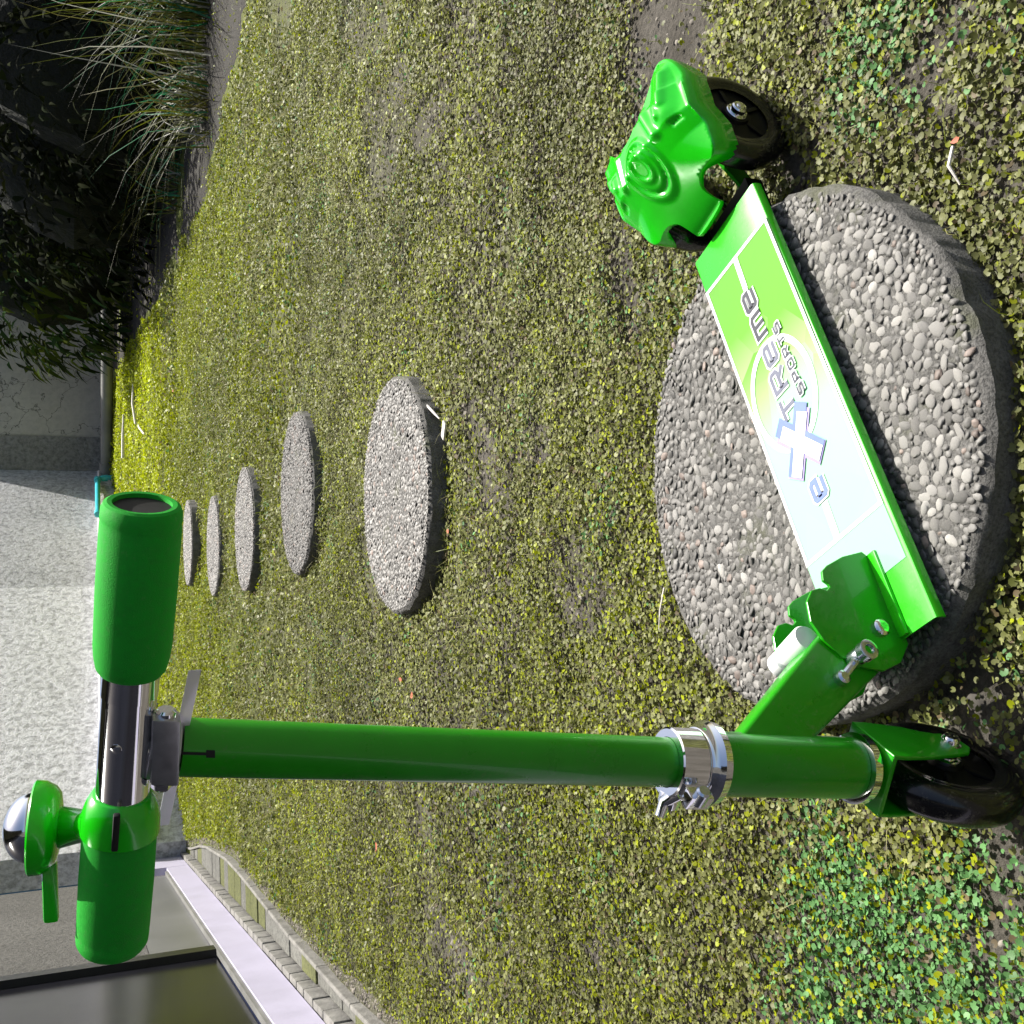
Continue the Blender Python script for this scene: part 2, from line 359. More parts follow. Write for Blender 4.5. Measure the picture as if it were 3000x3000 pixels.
def leaves(x,y,rad,zlo,zhi,tilt,kind):
    n=len(x); hh=np.clip((vnoise(x,y,13,91)-.35)*1.6,0,1)*(.012 if zhi<.018 else .016); z=gz(x,y)+rng.uniform(zlo,zhi,n)*(.6+hh*30)+hh*.6
    # random orientation: normal tilted from vertical
    az=rng.uniform(0,2*np.pi,n); ti=np.abs(rng.normal(0,tilt,n))
    nrm=np.stack([np.sin(ti)*np.cos(az),np.sin(ti)*np.sin(az),np.cos(ti)],1)
    a2=rng.uniform(0,2*np.pi,n); h=np.stack([np.cos(a2),np.sin(a2),np.zeros(n)],1)
    U=h-nrm*(h*nrm).sum(1)[:,None]; U/=np.linalg.norm(U,axis=1)[:,None]; W=np.cross(nrm,U)
    r=rad(n); C=np.stack([x,y,z],1)
    if kind=='round':
        ang=np.array([-2.6,-1.75,-.8,0,.8,1.75,2.6]); rr=np.array([1,1.05,1,.95,1,1.05,1]); k=7
        P=[C-nrm*(r*.18)[:,None]-U*(r*.25)[:,None]]
        for t,q in zip(ang,rr): P.append(C+U*(r*q*np.cos(t))[:,None]+W*(r*q*np.sin(t))[:,None])
        V=np.stack(P,1).reshape(-1,3); base=np.arange(n)*8
        T=np.concatenate([np.stack([base,base+i,base+i+1],1) for i in range(1,7)]); per=8
    elif kind=='hex':
        P=[C+U*(r*np.cos(t))[:,None]+W*(r*.85*np.sin(t))[:,None] for t in (0,1.1,2.2,3.3,4.7)]
        V=np.stack(P,1).reshape(-1,3); base=np.arange(n)*5
        T=np.concatenate([np.stack([base,base+i,base+i+1],1) for i in (1,2,3)]); per=5
    else:
        P=[C+U*r[:,None],C+W*(r*.6)[:,None],C-U*r[:,None],C-W*(r*.6)[:,None]]
        V=np.stack(P,1).reshape(-1,3); base=np.arange(n)*4
        T=np.concatenate([np.stack([base,base+1,base+2],1),np.stack([base,base+2,base+3],1)]); per=4
    return V,T,per
def blades(x,y,L,wd,lean,col,base=0):
    """thin curved grass blades, 3 segments"""
    n=len(x); z=gz(x,y)-.002; az=rng.uniform(0,2*np.pi,n); l=L(n); ln=lean(n); a3=az+rng.normal(0,.6,n)
    C=np.stack([x,y,z],1); side=np.stack([-np.sin(az),np.cos(az),np.zeros(n)],1)
    P=[];ts=(0,.4,.75,1)
    for t in ts:
        a=az+(a3-az)*t
        hx=l*ln*t*t; hz=l*(t-.45*ln*t*t)*np.sqrt(np.clip(1-ln*.5,.05,1))
        p=C+np.stack([np.cos(a)*hx,np.sin(a)*hx,hz],1); ww=(wd*(1-t*.85))
        if t<1: P+= [p-side*ww, p+side*ww]
        else: P.append(p)
    V=np.stack(P,1).reshape(-1,3); b=np.arange(n)*7
    T=np.concatenate([np.stack([b,b+1,b+3],1),np.stack([b,b+3,b+2],1),np.stack([b+2,b+3,b+5],1),np.stack([b+2,b+5,b+4],1),np.stack([b+4,b+5,b+6],1)])
    return V,T,np.repeat(col,7,axis=0)
def rgba(c): return np.concatenate([c,np.ones((len(c),1))],1)
def build_cover():
    VV=[];TT=[];CC=[];o=0
    def add(V,T,C):
        nonlocal o
        VV.append(V);TT.append(T+o);CC.append(C);o+=len(V)
    x,y=scatter(.36,1.35,lambda q:118000,.10); col=palette(x,y,len(x),1)
    V,T,p=leaves(x,y,lambda n:rng.uniform(.0014,.0032,n),.0015,.017,.62,'round'); add(V,T,np.repeat(col,p,axis=0))
    x,y=scatter(1.35,2.8,lambda q:52000,.18); col=palette(x,y,len(x),1)
    V,T,p=leaves(x,y,lambda n:rng.uniform(.0022,.0042,n),.001,.018,.6,'hex'); add(V,T,np.repeat(col,p,axis=0))
    x,y=scatter(2.8,6.0,lambda q:16500,.3); col=palette(x,y,len(x),0)
    V,T,p=leaves(x,y,lambda n:rng.uniform(.004,.0085,n),.001,.02,.75,'q'); add(V,T,np.repeat(col,p,axis=0))
    x,y=scatter(6.0,10.1,lambda q:5200,.3); col=palette(x,y,len(x),0)
    V,T,p=leaves(x,y,lambda n:rng.uniform(.007,.015,n),.001,.03,.85,'q'); add(V,T,np.repeat(col,p,axis=0))
    return fastmesh('ground_cover',np.concatenate(VV),np.concatenate(TT),MT['leaf'],rgba(np.concatenate(CC)))
link(bpy.data.objects.new('ground_cover',build_cover()),kind='stuff',label='creeping ground cover of small round olive green leaves around the stepping stones',category='ground cover')
def build_grass():
    VV=[];TT=[];CC=[];o=0
    for (y0,y1,dn,l0,l1,wd) in [(.36,1.35,4200,.015,.055,.00045),(1.35,2.8,6000,.02,.07,.0008),(2.8,6,5000,.02,.06,.0015),(6,10,2600,.02,.055,.002)]:
        x,y=scatter(y0,y1,lambda q:dn,.15)
        # clump them
        k=vnoise(x,y,7,31)*.6+vnoise(x,y,2,32)*.4; kp=rng.uniform(0,1,len(x))<np.clip((k-.3)*2.2,.05,1); x,y=x[kp],y[kp]
        n=len(x); dry=rng.uniform(0,1,n)<.4
        c=np.where(dry[:,None],np.array([.34,.32,.13]),np.array([.17,.21,.02]))*rng.uniform(.7,1.2,(n,1))
        V,T,C=blades(x,y,lambda n:rng.uniform(l0,l1,n),wd,lambda n:rng.uniform(.3,1.1,n),c)
        VV.append(V);TT.append(T+o);CC.append(C);o+=len(V)
    return fastmesh('grass_blades',np.concatenate(VV),np.concatenate(TT),MT['blade'],rgba(np.concatenate(CC)))
link(bpy.data.objects.new('grass_blades',build_grass()),kind='stuff',label='fine grass blades and dry stems growing through the ground cover',category='grass')

bx=np.linspace(1.0,7.5,60); by=np.linspace(3.2,10.2,80); BX,BY=np.meshgrid(bx,by); BZ=gz(BX,BY)+.006+.03*(vnoise(BX,BY,3,71)-.5)*np.clip((BX-bedx(BX,BY))*4,0,1)
BZ=np.where(BX<bedx(BX,BY),gz(BX,BY)-.03,BZ); q=np.arange(60*80).reshape(80,60); a,b,c,d=q[:-1,:-1].ravel(),q[:-1,1:].ravel(),q[1:,1:].ravel(),q[1:,:-1].ravel()
MT['mulch']=simple('bed_soil_shade',(.022,.019,.014),.95,var=.6,vs=40,bumpy=(90,1,.01))  # dark soil; its near-black colour also stands in for shrub shade
link(bpy.data.objects.new('planting_bed',fastmesh('planting_bed',np.stack([BX.ravel(),BY.ravel(),BZ.ravel()],1),np.concatenate([np.stack([a,b,c],1),np.stack([a,c,d],1)]),MT['mulch'],smooth=True)),kind='structure')  # dark sheet laid where shrub shade falls, its colour stands in for that shade
def build_crumbs():
    g=np.random.default_rng(44)
    n=60000; x=g.uniform(-1.0,2.4,n); y=g.uniform(.4,4.2,n); k=soilmask(x,y); kp=g.uniform(0,1,n)<k*.55
    for sx,sy,sr in STONES: kp&=np.hypot(x-sx,y-sy)>sr+.004
    n2=4000; yy=g.uniform(1.5,6,n2); xx=pl(yy)+PW(yy)+g.uniform(.008,.05,n2)
    x=np.concatenate([x[kp],xx]); y=np.concatenate([y[kp],yy]); n=len(x)
    DV,DT=dome(6,((1,-.3),(.85,.5))); r=g.uniform(.0008,.0032,n)*np.where(g.uniform(0,1,n)<.06,2.2,1); a=g.uniform(0,6.28,n)
    J=1+g.uniform(-.3,.3,(n,len(DV))); lx=DV[None,:,0]*(r*1.3)[:,None]*J; ly=DV[None,:,1]*r[:,None]*J
    X=x[:,None]+lx*np.cos(a)[:,None]-ly*np.sin(a)[:,None]; Y=y[:,None]+lx*np.sin(a)[:,None]+ly*np.cos(a)[:,None]; Z=gz(x,y)[:,None]+DV[None,:,2]*(r*.75)[:,None]*J
    V=np.stack([X,Y,Z],2).reshape(-1,3); T=(DT[None]+(np.arange(n)*len(DV))[:,None,None]).reshape(-1,3)
    c=np.array([.17,.155,.135])*g.uniform(.35,1.7,(n,1)); return fastmesh('soil_crumbs',V,T,MT['crumb'],rgba(np.repeat(c,len(DV),axis=0)),smooth=False)
# ------------------------------------------------------------------ stepping stones
ZT=.035
def stone_body(r,seed,th=.07):
    g=random.Random(seed); n=160; V=[];F=[]
    ph=[g.uniform(0,6.28) for _ in range(5)]
    chips=[(g.uniform(0,6.28),g.uniform(.02,.07),g.uniform(.004,.016)) for _ in range(26)]
    def chip(a): return sum(d*max(0,1-abs((a-c+math.pi)%(2*math.pi)-math.pi)/w_) for c,w_,d in chips)
    def rad(a): return r*(1-chip(a)*.7+.006*math.sin(2*a+ph[0])+.005*math.sin(3*a+ph[1])+.003*math.sin(7*a+ph[2])+.002*math.sin(13*a+ph[3]))
    prof=[(1.012,-th),(1.012,-.006),(1.0,-.003),(.985,-.0008),(.95,0),(.6,.0005),(0.3,.001)]
    for (q,z) in prof:
        for k in range(n):
            a=2*math.pi*k/n; rr=rad(a)*q*(1+(g.uniform(-.004,.004) if q>.97 else 0)); V.append((rr*math.cos(a),rr*math.sin(a),z+(g.uniform(-.0006,.0006) if z>-.02 else 0)))
    V.append((0,0,.001)); m=len(prof)
    for i in range(m-1):
        for k in range(n): F.append((i*n+k,i*n+(k+1)%n,(i+1)*n+(k+1)%n,(i+1)*n+k))
    for k in range(n): F.append(((m-1)*n+k,(m-1)*n+(k+1)%n,m*n))
    return V,F
def dome(n1=8,rings=((1,0),(.86,.42),(.5,.85))):
    V=[];T=[]
    for q,h in rings:
        for k in range(n1): a=2*math.pi*k/n1; V.append((q*math.cos(a),q*math.sin(a),h))
    V.append((0,0,1)); m=len(rings)
    for i in range(m-1):
        for k in range(n1):
            a,b=i*n1+k,i*n1+(k+1)%n1; T+=[(a,b,b+n1),(a,b+n1,a+n1)]
    for k in range(n1): T.append(((m-1)*n1+k,(m-1)*n1+(k+1)%n1,m*n1))
    return np.array(V),np.array(T)
def pack(R0,seed,rmin=.0017,tries=60000):
    g=np.random.default_rng(seed); P=[]; cell=.008; G={}
    sizes=np.concatenate([np.linspace(.0058,.0047,260),np.linspace(.0047,.0034,2300),np.linspace(.0034,.0025,6500),np.linspace(.0025,rmin,9000)])
    for s in sizes:
        for _ in range(5 if s>.0036 else 2):
            q=math.sqrt(g.uniform())*R0; a=g.uniform(0,6.2832); x,y=q*math.cos(a),q*math.sin(a)
            if s>.003 and q>R0-.010-g.uniform()*.012: continue
            cx,cy=int(x//cell),int(y//cell); ok=True
            for i in (-1,0,1):
                for j in (-1,0,1):
                    for (px,py,pr) in G.get((cx+i,cy+j),()):
                        if (px-x)**2+(py-y)**2<(.84*(pr+s))**2: ok=False;break
                    if not ok: break
                if not ok: break
            if ok: P.append((x,y,s)); G.setdefault((cx,cy),[]).append((x,y,s)); break
    return P
def pebble_tint(g,n):
    c=np.array([.36,.355,.345])*g.uniform(.50,1.15,(n,1)); k=g.uniform(0,1,n)
    c[k<.05]*=np.array([1.15,.95,.88]); c[(k>.05)&(k<.12)]*=.5; c[k>.93]*=np.array([1.15,1.15,1.14])
    return np.clip(c,.05,.8)
def pebbles_mesh(P,seed,name,n1=7):
    g=np.random.default_rng(seed); DV,DT=dome(n1,((1,-.3),(.93,.30),(.58,.80))); P=np.array(P); n=len(P)
    a=g.uniform(0,6.283,n); el=g.uniform(.65,1.6,n); sx=P[:,2]*np.sqrt(el)*1.12; sy=P[:,2]/np.sqrt(el)*1.02; sz=P[:,2]*g.uniform(.22,.46,n)
    J=1+g.uniform(-.24,.24,(n,len(DV)))
    lx=DV[None,:,0]*sx[:,None]*J; ly=DV[None,:,1]*sy[:,None]*J
    tx=g.normal(0,.22,n)[:,None]; ty=g.normal(0,.22,n)[:,None]
    X=P[:,0][:,None]+lx*np.cos(a)[:,None]-ly*np.sin(a)[:,None]; Y=P[:,1][:,None]+lx*np.sin(a)[:,None]+ly*np.cos(a)[:,None]
    Z=DV[None,:,2]*sz[:,None]+.0002+tx*lx+ty*ly
    V=np.stack([X,Y,Z],2).reshape(-1,3); k=len(DV)
    T=(DT[None]+ (np.arange(n)*k)[:,None,None]).reshape(-1,3)
    return fastmesh(name,V,T,MT['pebble'],rgba(np.repeat(pebble_tint(g,n),k,axis=0)),smooth=True)
SL=['large near stepping stone of exposed pebbles with the green scooter standing over it',
 'pale round pebble stepping stone next beyond the scooter, second largest in the row',
 'round pebble stepping stone third from the camera in the lawn row',
 'round pebble stepping stone fourth from the camera in the lawn row',
 'small looking fifth stepping stone just in front of the farthest one',
 'farthest pebble stepping stone, smallest looking, beside the right handlebar grip']
link(bpy.data.objects.new('soil_crumbs',build_crumbs()),kind='stuff',label='loose soil crumbs in the bare patches between the leaves',category='soil')
P1=pack(.204,3)
far_mesh=None
def deckdist(x,y):
    dx,dy=x+.042-(-.042)-.0+0,y
    return 0
for i,(sx,sy,sr) in enumerate(STONES):
    root=bpy.data.objects.new('stepping_stone',None); root.location=(sx,sy,ZT+(0 if i<4 else float(gz(sx,sy)))); 
    link(root,None,label=SL[i],category='stepping stone',group='round pebble stepping stones across the lawn')
    V,F=stone_body(sr,50+i); obj('slab',V,F,MT['concrete'],root,True)
    if i==0:
        # pebbles that show largest: near camera and large; the strip under the deck is skipped
        def score(p):
            X,Y=p[0]+sx,p[1]+sy; s=(X+.1615)*math.cos(R(31))+(Y-.5255)*math.sin(R(31)); t=-(X+.1615)*math.sin(R(31))+(Y-.5255)*math.cos(R(31))
            if -.05<t<.07: return -1
            return p[2]/(Y*CT+.526*ST)
        order=sorted(range(len(P1)),key=lambda k:-score(P1[k])); big=set(order[:300])
        rest=[P1[k] for k in range(len(P1)) if k not in big]
        o=bpy.data.objects.new('pebbles',pebbles_mesh(rest,5,'pebbles')); link(o,root,kind='stuff')
        variants=[]
        for q in range(10):
            g=np.random.default_rng(90+q); DV,DT=dome(9,((1,-.3),(.95,.25),(.68,.72))); DV=DV.copy()
            DV[:,:2]*=(1+g.uniform(-.22,.22,(len(DV),1))); 
            variants.append(fastmesh('pebble',DV,DT,MT['pebble'],rgba(np.tile(pebble_tint(g,1),(len(DV),1))),smooth=True))
        for k in order[:300]:
            px,py,pr=P1[k]; o=bpy.data.objects.new('pebble',rnd.choice(variants)); el=rnd.uniform(.65,1.6)
            o.location=(px,py,.0002); o.rotation_euler=(rnd.gauss(0,.14),rnd.gauss(0,.14),rnd.uniform(0,6.28)); o.scale=(pr*math.sqrt(el)*1.1,pr/math.sqrt(el)*1.02,pr*rnd.uniform(.25,.46)); link(o,root)
    else:
        if far_mesh is None: far_mesh=pebbles_mesh([p for p in P1],8,'pebbles',5)
        o=bpy.data.objects.new('pebbles',far_mesh); o.rotation_euler=(0,0,i*1.3); link(o,root,kind='stuff')

# ------------------------------------------------------------------ scooter (local frame: x to the rear, y to the far side)
SCO=bpy.data.objects.new('kick_scooter',None); SCO.location=(-.1615,.5255,0); SCO.rotation_euler=(0,0,R(31))
link(SCO,None,label='green kick scooter with printed deck and foam grips standing over the near stepping stone',category='scooter')
CA,SA=math.cos(R(31)),math.sin(R(31))
def L(p):
    dx,dy=p[0]+.1615,p[1]-.5255; return Vector((dx*CA+dy*SA,-dx*SA+dy*CA,p[2]))
def LD(v): return Vector((v[0]*CA+v[1]*SA,-v[0]*SA+v[1]*CA,v[2]))
DZ=.055; T0,T1=-.0455,.0540; S0,S1=.084,.4700
# deck: shallow channel, rounded long edges, open underneath
def deck():
    mb=MB(); n=30
    prof=[(T0+.0005,DZ-.0085),(T0,DZ-.0075),(T0,DZ-.003),(T0+.0008,DZ-.001),(T0+.0028,DZ)]
    prof=prof+[(T0+T1-t,z) for t,z in reversed(prof)]
    inner=[(t+(.0016 if t<0 else -.0016) if i not in (4,5) else t,z-.0016) for i,(t,z) in enumerate(prof)]
    loop=prof+list(reversed(inner)); m=len(loop)
    xs=[S0,S0+.01]+[S0+(S1-S0)*k/n for k in range(1,n)]+[S1]
    xs=sorted(set(xs)); V=[(x+(.004 if x==S1 and t>0 else 0),t,z) for x in xs for t,z in loop]; F=[]
    for i in range(len(xs)-1):
        for k in range(m): F.append((i*m+k,(i+1)*m+k,(i+1)*m+(k+1)%m,i*m+(k+1)%m))
    F.append(tuple(range(m))); F.append(tuple(reversed(range((len(xs)-1)*m,len(xs)*m))))
    return mb.add(V,F)
deck_o=deck().obj('deck',MT['deck_paint'],SCO,True)
# sticker with white outline, ring and lettering, each a thin layer above the other
ZL=DZ+.0004
def quadstrip(mb,P,wd,z,closed=False):
    P=[Vector((p[0],p[1],0)) for p in P]; n=len(P); Lf=[];Rt=[]
    for i in range(n):
        a=P[i-1] if (i>0 or closed) else None; b=P[(i+1)%n] if (i<n-1 or closed) else None
        if a is None: d=(b-P[i]).normalized(); nn=Vector((-d.y,d.x,0)); k=1
        elif b is None: d=(P[i]-a).normalized(); nn=Vector((-d.y,d.x,0)); k=1
        else:
            d1=(P[i]-a).normalized(); d2=(b-P[i]).normalized(); n1=Vector((-d1.y,d1.x,0)); n2=Vector((-d2.y,d2.x,0)); nn=(n1+n2).normalized(); k=1/max(.45,nn.dot(n1))
        Lf.append(P[i]+nn*(wd/2*k)); Rt.append(P[i]-nn*(wd/2*k))
    V=[(p.x,p.y,z) for p in Lf]+[(p.x,p.y,z) for p in Rt]; m=n if closed else n-1
    mb.add(V,[(i,n+i,n+(i+1)%n,(i+1)%n) for i in range(m)])
st=MB(); st.add([(.1735,.0515,ZL),(.172,-.040,ZL),(.4315,-.0425,ZL),(.4375,.0505,ZL)],[(0,1,2,3)]); stk=st.obj('deck_sticker',MT['sticker'],SCO,False)
# front part of the print, beyond the outline
st=MB(); st.add([(.1290,.0515,ZL),(.1290,-.042,ZL),(.1715,-.042,ZL),(.1728,.0515,ZL)],[(0,1,2,3)]); st.obj('deck_sticker',MT['sticker'],SCO,False)
wl=MB(); z=ZL+.0003
quadstrip(wl,[(.1730,.0505),(.1718,-.0405),(.4318,-.0430),(.4375,.0505)],.0032,z,True)
quadstrip(wl,[(.4340,.0035),(.402,.0050)],.006,z+.0001); quadstrip(wl,[(.1735,.0105),(.203,.0095)],.0068,z+.0001)
ring=[(.300+.046*math.cos(a),.0085+.037*math.sin(a)) for a in np.linspace(0,2*math.pi,40,endpoint=False)]
quadstrip(wl,ring,.0055,z+.00015,True)
wl.obj('sticker_outline',MT['white_ink'],stk,False)
# letters as strokes: reading direction +x, letter top +y; glyph box 1 x 1
G={'e':[[(.95,.02),(.12,.02),(.02,.12),(.02,.88),(.12,.98),(.85,.98),(.97,.86),(.97,.52),(.05,.52)]],
 'T':[[(0,.95),(1,.95)],[(.5,.95),(.5,0)]],
 'R':[[(.05,0),(.05,.97),(.85,.97),(.97,.85),(.97,.55),(.85,.45),(.08,.45)],[(.55,.45),(.97,0)]],
 'm':[[(.03,0),(.03,.98),(.85,.98),(.97,.88),(.97,0)],[(.5,.98),(.5,0)]],
 'S':[[(.95,.97),(.1,.97),(.03,.9),(.03,.55),(.1,.5),(.9,.5),(.97,.43),(.97,.08),(.9,.02),(.05,.02)]],
 'P':[[(.05,0),(.05,.97),(.9,.97),(.97,.9),(.97,.5),(.9,.42),(.08,.42)]],
 'O':[[(.1,.02),(.03,.1),(.03,.9),(.1,.98),(.9,.98),(.97,.9),(.97,.1),(.9,.02),(.1,.02)]],}
def glyph(mb,ch,x,y,wx,hy,sw,z,skew=.0):
    for i,S in enumerate(G[ch]):
        quadstrip(mb,[(x+a*wx+skew*b*hy,y+b*hy) for a,b in S],sw,z+.00003*i)
def word(items,sw,out,mat,zz):
    ob=MB();fb=MB()
    for ch,x,y,wx,hy in items:
        glyph(ob,ch,x,y,wx,hy,sw+out,zz); glyph(fb,ch,x,y,wx,hy,sw,zz+.00025)
    ob.obj('lettering_outline',MT['white_ink'],stk,False); fb.obj('lettering',mat,stk,False)
word([('e',.382,-.001,.0165,.0130),('m',.3545,-.001,.021,.0130)],.0036,.0034,MT['ink'],z+.0004)
word([('e',.3275,-.001,.0165,.0130),('R',.3025,-.001,.0180,.0165),('T',.2780,.000,.0180,.0160)],.0034,.0034,simple('glare_grey_ink',(.13,.14,.19),.25,coat=1,coat_rough=.12,coat_ior=2.0),z+.0004)  # black letters turned bluish grey, sky glare put into the colour
word([('e',.2070,.003,.0150,.0140)],.0040,.003,MT['blue_ink_and_glare'],z+.0004)  # front letter bluer still, glare set as its colour
sp=[];xx=.2855
for chh in 'SPORTS': sp.append((chh,xx,-.0150,.0078,.0068)); xx+=.0116
word(sp,.0016,.0022,simple('dark_grey_ink',(.06,.065,.085),.25,coat=1,coat_rough=.12,coat_ior=2.0),z+.0009)
def xglyph(cx,cy,s,wd,z,mat,nm):
    mb=MB(); a,b=s
    for i,(p,q) in enumerate([((cx-a,cy+b),(cx+a,cy-b*.85)),((cx-a*1.0,cy-b),(cx+a*1.0,cy+b*.9))]):
        quadstrip(mb,[p,q],wd,z+.00004*i)
    mb.obj(nm,mat,stk,False)
xglyph(.2555,.0105,(.0215,.0185),.0190,z+.0005,MT['violet_ink'],'lettering_outline')
xglyph(.2585,.0100,(.0225,.0190),.0150,z+.0008,MT['blue_ink_and_glare'],'lettering_outline')
xglyph(.2540,.0100,(.0195,.0165),.0120,z+.0011,MT['white_ink'],'lettering')
# rear deck bracket, axle, wheels
mb=MB(); mb.box((.482,.004,.040),(.03,.060,.003)); mb.box((.482,-.026,.034),(.03,.003,.016)); mb.box((.482,.034,.034),(.03,.003,.016)); mb.obj('rear_bracket',MT['black_hub'],SCO)
mb=MB()
for t in (-.0175,.0255): mb.prism([(.470,t,.030),(.50,t,.040),(.545,t,.060),(.556,t,.052),(.548,t,.040),(.50,t,.022),(.470,t,.018)],(0,.003,0))
mb.obj('rear_fork',MT['green_paint'],SCO)
mb=MB(); mb.lathe((.543,-.055,.050),(0,1,0),[(0,.004),(.118,.004)],12); mb.obj('axle',MT['zinc'],SCO)
def wheel(c,ax,side,name='wheel'):
    """urethane wheel, ax = axle direction towards the visible side"""
    c=Vector(c); ax=Vector(ax).normalized()
    h=.0115
    prof=[(-h,.030),(-h,.041),(-h+.0012,.0445),(-h+.004,.0482),(-h*.3,.0500),(h*.3,.0500),(h-.004,.0482),(h-.0012,.0445),(h,.041),(h,.0365),(h-.001,.0350),(h-.0015,.0300)]
    mb=MB(); mb.lathe(c,ax,prof,56,False); w=mb.obj(name,MT['black_wheel'],SCO)
    mb=MB(); mb.lathe(c,ax,[(-h+.002,.0305),(h-.004,.0305),(h-.005,.020),(h-.003,.0125),(h-.0005,.0115),(h-.0003,.006)],40,True); mb.obj('hub',MT['black_hub'],w)
    for k in range(5):
        u=ax.orthogonal().normalized(); v=ax.cross(u); a=2*math.pi*k/5
        d=u*math.cos(a)+v*math.sin(a); q=u*-math.sin(a)+v*math.cos(a)
        mb=MB(); mb.bbox(c+ax*(h-.004)+d*.021,(.017,.0042,.003),.0008,(d,q,ax)); mb.obj('spoke',MT['black_hub'],w)
    mb=MB(); mb.lathe(c+ax*h,ax,[(-.001,.0095),(.0006,.0095),(.0012,.0088),(.0014,.0068),(.0050,.0066),(.0062,.0055),(.0064,.0030)],6 if False else 24); mb.lathe(c+ax*(h+.0064),ax,[(-.001,.0036),(.0004,.0034),(.0012,.0022),(.0014,.0)],12); mb.obj('axle_bolt',MT['chrome'],w)
    return w
wheel((.543,-.0435,.050),(0,-1,0),1)
wheel((.543,.0515,.050),(0,1,0),1)
# ---- rear mudguard: moulded shell with two horns and an oval boss
def fender():
    # half outline in (s, t, z); mirrored about T axis
    tc=.004
    half=[(.4745,.021,.0575),(.484,.0195,.066),(.492,.021,.071),(.497,.034,.0735),(.494,.055,.070),(.520,.062,.083),(.545,.0660,.096),(.566,.0670,.106),(.579,.0655,.1115),(.591,.0620,.1125),(.600,.0565,.1120),(.601,.0495,.1115),(.593,.0430,.1130),(.580,.0340,.1130),(.569,.0220,.1150),(.564,.0100,.1155)]
    pts=half+[(.562,0,.116)]+[(a,-b,c) for a,b,c in reversed(half)]
    pts=[(a,b+tc,c) for a,b,c in pts]
    for _ in range(2):
        qq=[]
        for i in range(len(pts)):
            p,q=Vector(pts[i]),Vector(pts[(i+1)%len(pts)]); qq+= [tuple(p.lerp(q,.25)),tuple(p.lerp(q,.75))]
        pts=qq
    import bmesh
    from mathutils import geometry as G2
    # boundary resample
    B=[]
    for i in range(len(pts)):
        p,q=Vector(pts[i]),Vector(pts[(i+1)%len(pts)]); k=max(1,int((q-p).length/.003))
        for j in range(k): B.append(p.lerp(q,j/k))
    def H(s,t):
        """crown height above the base surface"""
        t-=tc; k=max(0,1-(abs(t)/.062)**2.4); u=min(1,max(0,(s-.495)/.05)); v=1
        base=.066+.053*min(1,max(0,(s-.478)/.058))**.8
        if s>.565: base=.118-(s-.565)*.18
        return base,k*u
    def surf(s,t):
        base,k=H(s,t); tt=t-tc
        z=base-.017*(min(1,abs(tt)/.062))**2.4*min(1,max(0,(s-.49)/.03))*(1-.3*min(1,max(0,(s-.57)/.03)))
        # oval boss with rings
        e=math.hypot((s-.5285)/.0255,tt/.0200)
        if e<1.15: z+=.0026*(1 if e<.98 else max(0,(1.15-e)/.17))
        if abs(e-.80)<.13: z-=.0028*(1-abs(e-.80)/.13)
        if abs(e-.42)<.14: z+=.0024*(1-abs(e-.42)/.14)
        # raised ribs on the two horns
        for sg in (1,-1):
            for (a0,b0,a1,b1,w,hh) in ((.546,.0450,.584,.0540,.0120,.0055),(.554,.0480,.582,.0545,.0045,.0026),(.536,.0300,.566,.0250,.0050,.0028),(.546,.0400,.556,.0400,.0040,.0024)):
                dx,dy=a1-a0,b1-b0; L2=dx*dx+dy*dy; q=min(1,max(0,((s-a0)*dx+(tt*sg-b0)*dy)/L2)); dd=math.hypot(s-a0-q*dx,tt*sg-b0-q*dy)
                if dd<w*1.3: z+=hh*.5*(1+math.cos(math.pi*dd/(w*1.3)))
        # vents
        for sg in (1,-1):
            if abs(s-.533)<.0022 and .044<tt*sg<.054: z-=.0014
        return z
    bnd=[(p.x,p.y) for p in B]
    def inside(x,y):
        r=False;j=len(bnd)-1
        for i in range(len(bnd)):
            xi,yi=bnd[i];xj,yj=bnd[j]
            if (yi>y)!=(yj>y) and x<(xj-xi)*(y-yi)/(yj-yi)+xi: r=not r
            j=i
        return r
    inn=[]; st_=.0016; yy=-.062+tc; row=0
    while yy<.062+tc:
        xx=.472+(st_/2 if row%2 else 0)
        while xx<.615:
            if inside(xx,yy):
                dm=min((xx-a)**2+(yy-b)**2 for a,b in bnd)
                if dm>(st_*.6)**2: inn.append((xx,yy))
            xx+=st_
        yy+=st_*.866; row+=1
    allp=[Vector(p) for p in bnd]+[Vector(p) for p in inn]; nb=len(bnd)
    res=G2.delaunay_2d_cdt(allp,[(i,(i+1)%nb) for i in range(nb)],[list(range(nb))],1,1e-6)
    vs,fs=res[0],res[2]
    V=[(v.x,v.y,surf(v.x,v.y)) for v in vs]; F=[tuple(f) for f in fs]
    # orient up
    F=[f if ((Vector(V[f[1]])-Vector(V[f[0]])).cross(Vector(V[f[2]])-Vector(V[f[0]]))).z>0 else tuple(reversed(f)) for f in F]
    # skirt down from the boundary (not at neck)
    from collections import Counter
    E=Counter()
    for f in F:
        for i in range(len(f)): E[(f[i],f[(i+1)%len(f)])]+=1
    be=[e for e in E if (e[1],e[0]) not in E]
    V=list(V); mp={}
    def drop(i):
        if i in mp: return mp[i]
        s,t,z=V[i]; tt=t-tc
        dd=.003 if s<.492 else (.004+.020*min(1,max(0,(abs(tt)-.035)/.02))*min(1,max(0,(.600-s)/.03)))
        k=1+.03*min(1,max(0,(abs(tt)-.03)/.02)); r=[]
        for q,o in ((.08,.55),(.3,.9),(1,1)):
            V.append((s,tc+tt*(1+(k-1)*o),z-dd*q-.0004)); r.append(len(V)-1)
        mp[i]=r; return r
    for a,b in be:
        ra=[a]+drop(a); rb=[b]+drop(b)
        for k in range(3): F.append((rb[k],ra[k],ra[k+1],rb[k+1]))
